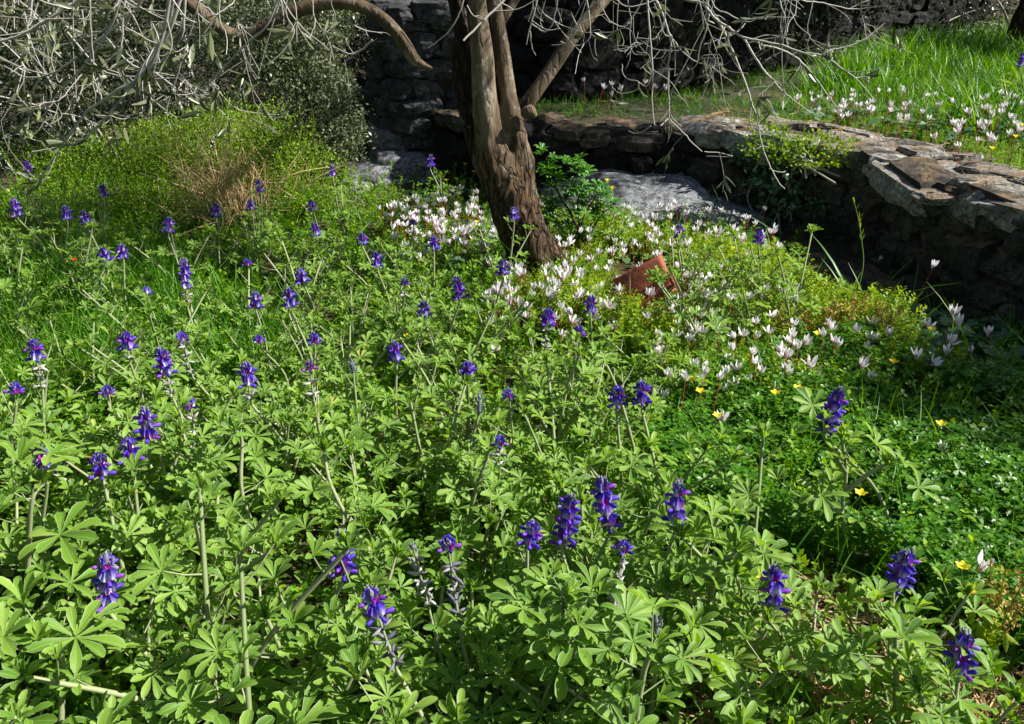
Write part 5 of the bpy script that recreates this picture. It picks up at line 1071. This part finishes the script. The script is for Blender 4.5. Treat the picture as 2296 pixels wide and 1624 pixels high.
# sorrel with orange seed heads
for i, (x, y, hh) in enumerate([(1845, 660, .28), (1880, 655, .27), (1915, 645, .3), (1950, 650, .27), (1985, 662, .27), (1830, 690, .2), (1960, 680, .22), (1800, 575, .3), (1822, 590, .28), (1780, 690, .22), (2015, 695, .24), (2290, 1225, .33)]):
    top = atz(x, y, hh); O = np.array([top[0], top[1], 0.]); root = empty('sorrel', tuple(O)); sb = Buf(); sd_ = Buf(); lf = Buf()
    for _ in range(4):
        e = np.array([rng.normal(0, .035), rng.normal(0, .03), hh*rng.uniform(.75, 1)]); P = spline([(0, 0, 0), e*[.4, .4, .5], e], 5); tube(sb, P, np.linspace(.0022, .001, len(P)), 4); m = 85
        t = rng.uniform(.55, 1, m); f = (t*(len(P)-1)).astype(int); sd_.inst(DIAM, P[f]+rng.normal(0, .006, (m, 3)), basis(rnd_unit(m), rnd_unit(m)), rng.uniform(.008, .014, m))
        m = 8; t = rng.uniform(.1, .6, m); f = (t*(len(P)-1)).astype(int); lf.inst(OLEAF, P[f], basis(nrm(rng.normal(0, 1, (m, 3))+[0, 0, .5]), rnd_unit(m)), np.stack([np.full(m, .05), np.full(m, .04), np.full(m, .04)], -1))
    sb.build('stem', M['green_stem'], root); sd_.build('seed_head', M['heath_leaf'] if x in (1800, 1822) else M['orange_seed'], root); lf.build('leaves', M['herb_yellow'], root)
    lbs = ['leftmost of the orange sorrel seed heads in a row', 'second orange sorrel seed head from the left', 'tallest orange sorrel seed head, by the grass blades', 'orange sorrel seed head right of the grass blades', 'orange sorrel seed head at the shadow edge', 'low orange sorrel in front at left of the row', 'low orange sorrel under the row', 'yellow green sorrel spire by the shaded rock, left', 'yellow green sorrel spire by the shaded rock, right', 'small sorrel left of the row of seed heads', 'last sorrel at the right end beside the dark', 'brown seed spike at the right edge over the clover']
    tag(root, lbs[i], 'sorrel', 'sorrel plants')
# oat-like grass stalk before the dark wall
q = atz(1918, 690, 0.03); root = empty('grass_stalk', (q[0], q[1], 0.02), label='tall lone grass stalk with seed spikelets against the dark wall', cat='grass stalk'); O = np.array([q[0], q[1], .02]); sb = Buf()
P = spline([aty(x, y, q[1])-O for x, y in ((1915, 680), (1935, 600), (1932, 540), (1922, 480), (1912, 445))], 5); tube(sb, P, np.linspace(.0025, .001, len(P)), 5); sb.build('stem', M['green_stem'], root)
sd_ = Buf(); m = 12; f = rng.integers(8, len(P), m); sd_.inst(OLEAF, P[f], basis(nrm(rng.normal(0, .25, (m, 3))+[0, 0, 1]), rnd_unit(m)), np.full(m, .03)); sd_.build('spike', M['heath_leaf'], root)
RT = np.array([4.3, 2.7, .46]); root = empty('olive_tree', tuple(RT), label='unseen olive tree added beyond the right edge to shade the wall foot', cat='tree'); tb = Buf()
limb(tb, [(4.3, 2.7, .4, .14), (4.25, 2.7, 1.1, .11), (4.1, 2.75, 1.7, .09), (3.9, 2.8, 2.2, .05)], 18, 5, .15, 51); e = tb.build('trunk', M['bark'], root, origin=RT); e.location = (0, 0, 0)  # unseen tree added for the shade it casts at the wall foot
crown(root, RT, [[(4.1, 2.75, 1.7, .06), (3.8, 2.5, 2.0, .03), (3.5, 2.2, 2.05, .012)], [(4.1, 2.75, 1.7, .05), (4.3, 2.2, 2.4, .03), (4.4, 1.5, 2.6, .012)], [(4.1, 2.75, 1.7, .05), (4.9, 3., 2.4, .03), (5.4, 3.2, 2.6, .012)]], 190, spread=.26, per=34)
rl = Buf(); leafcloud(rl, [(3.62, 2.5, 2.05, .4, .38, .15)], 2600, .05, OLEAF, .4); e = rl.build('shade_spray', M['olive_leaf'], root, origin=RT); e.location = (0, 0, 0)  # unseen leaf lobe added to darken the ground by the wall
# far tree on the terrace, top right; unseen crown extended to shade back wall
FT = np.array([5.55, 9.9, float(gz(5.55, 9.9))]); root = empty('olive_tree', tuple(FT), label='far olive tree on the terrace at the upper right corner', cat='tree'); tb = Buf()
limb(tb, [(5.55, 9.9, .5, .15), (5.6, 9.9, 1.1, .12), (5.55, 9.85, 1.9, .1), (5.3, 9.8, 2.6, .07)], 18, 5, .15, 41); limb(tb, [(5.68, 9.86, .5, .07), (5.75, 9.85, 1.1, .06), (5.95, 9.8, 1.9, .05)], 14, 5, .1, 42)
limb(tb, [(5.9, 9.9, .5, .14), (6.3, 9.9, .8, .12), (6.8, 9.8, 1.5, .1)], 16, 5, .12, 43); e = tb.build('trunk', M['bark'], root, origin=FT); e.location = (0, 0, 0)
crown(root, FT, [[(5.3, 9.8, 2.6, .07), (4.4, 9.2, 3.1, .04), (3.4, 8.6, 3.3, .02)], [(5.3, 9.8, 2.6, .07), (5.2, 8.8, 3.2, .04), (4.9, 7.9, 3.4, .02)], [(5.3, 9.8, 2.6, .06), (5.6, 10.6, 3.3, .03), (5.2, 11.4, 3.4, .015)], [(5.95, 9.8, 1.9, .05), (6.8, 9.2, 2.8, .03), (7.4, 8.6, 3.1, .015)], [(4.4, 9.2, 3.1, .04), (4.1, 8., 3.4, .025), (3.8, 7., 3.4, .02), (3.2, 6.9, 3.3, .01)], [(4.1, 8., 3.4, .025), (4.6, 7.6, 3.5, .015), (4.6, 7.2, 3.5, .01)], [(3.8, 7., 3.4, .02), (2.6, 6.9, 3.2, .012), (1.6, 7.3, 3.2, .01)]], 1300, spread=.5, lsize=.11, per=28)
print('objects', len(sc.objects), 'verts', sum(len(m.vertices) for m in bpy.data.meshes))

b = Buf(); q = scatter(5000, [(3, 8.2), (7.5, 8.2), (9, 13), (4.5, 13)], False); l = rng.uniform(.06, .2, len(q)); b.inst(BLADE2, onground(q), blades(len(q), .5), np.stack([l, l, l], -1))
tag(b.build('far_grass', M['dark_grass']), 'sparse grass round the far tree on the terrace', 'grass', kind='stuff')
# the grove around: unseen trees added to keep the open sky off the ground
def grove_tree(x, y, r, h, label):
    z = float(gz(x, y)); root = empty('olive_tree', (x, y, z), label=label, cat='tree', group='grove trees outside the picture'); tb = Buf()
    limb(tb, [(0, 0, -.1, .2), (.05, .05, 1., .15), (.1, 0, h*.6, .1), (0, .05, h, .05)], 12, 4, .15, x); tb.build('trunk', M['bark'], root); cb = Buf()
    leafcloud(cb, [(rng.normal(0, r*.5), rng.normal(0, r*.5), h+rng.normal(0, r*.25), r*.6, r*.6, r*.45) for _ in range(8)], 6500, .17, OLEAF, .35); cb.build('crown', M['olive_leaf'], root)
for i, (x, y, r, h) in enumerate([(-5.5, 1.5, 1.9, 3.6), (-5.5, 6, 2., 3.8), (-3.4, -2.2, 1.9, 3.9), (.2, -3.6, 1.9, 4.), (-2.5, 10.5, 2.2, 4.2), (2.5, 13.8, 2.2, 4.4), (7.5, 15, 2.2, 4.6), (-7.5, 10, 2.4, 4.5)]):
    grove_tree(x, y, r, h, 'grove olive tree standing outside the picture, number %d round the meadow' % (i+1) if 0 else 'unseen grey green olive tree added to the grove ' + ['west of the meadow', 'behind the left bushes', 'behind and left of the viewer', 'behind the viewer', 'behind the stone stack', 'behind the upper wall', 'behind the far tree', 'at the far left back'][i])

for o in [o for o in sc.objects if o.name.startswith(('cyclamen.', 'cyclamen')) and o.type == 'EMPTY' and 'label' not in o]:
    for c in list(o.children)+[o]: bpy.data.objects.remove(c)
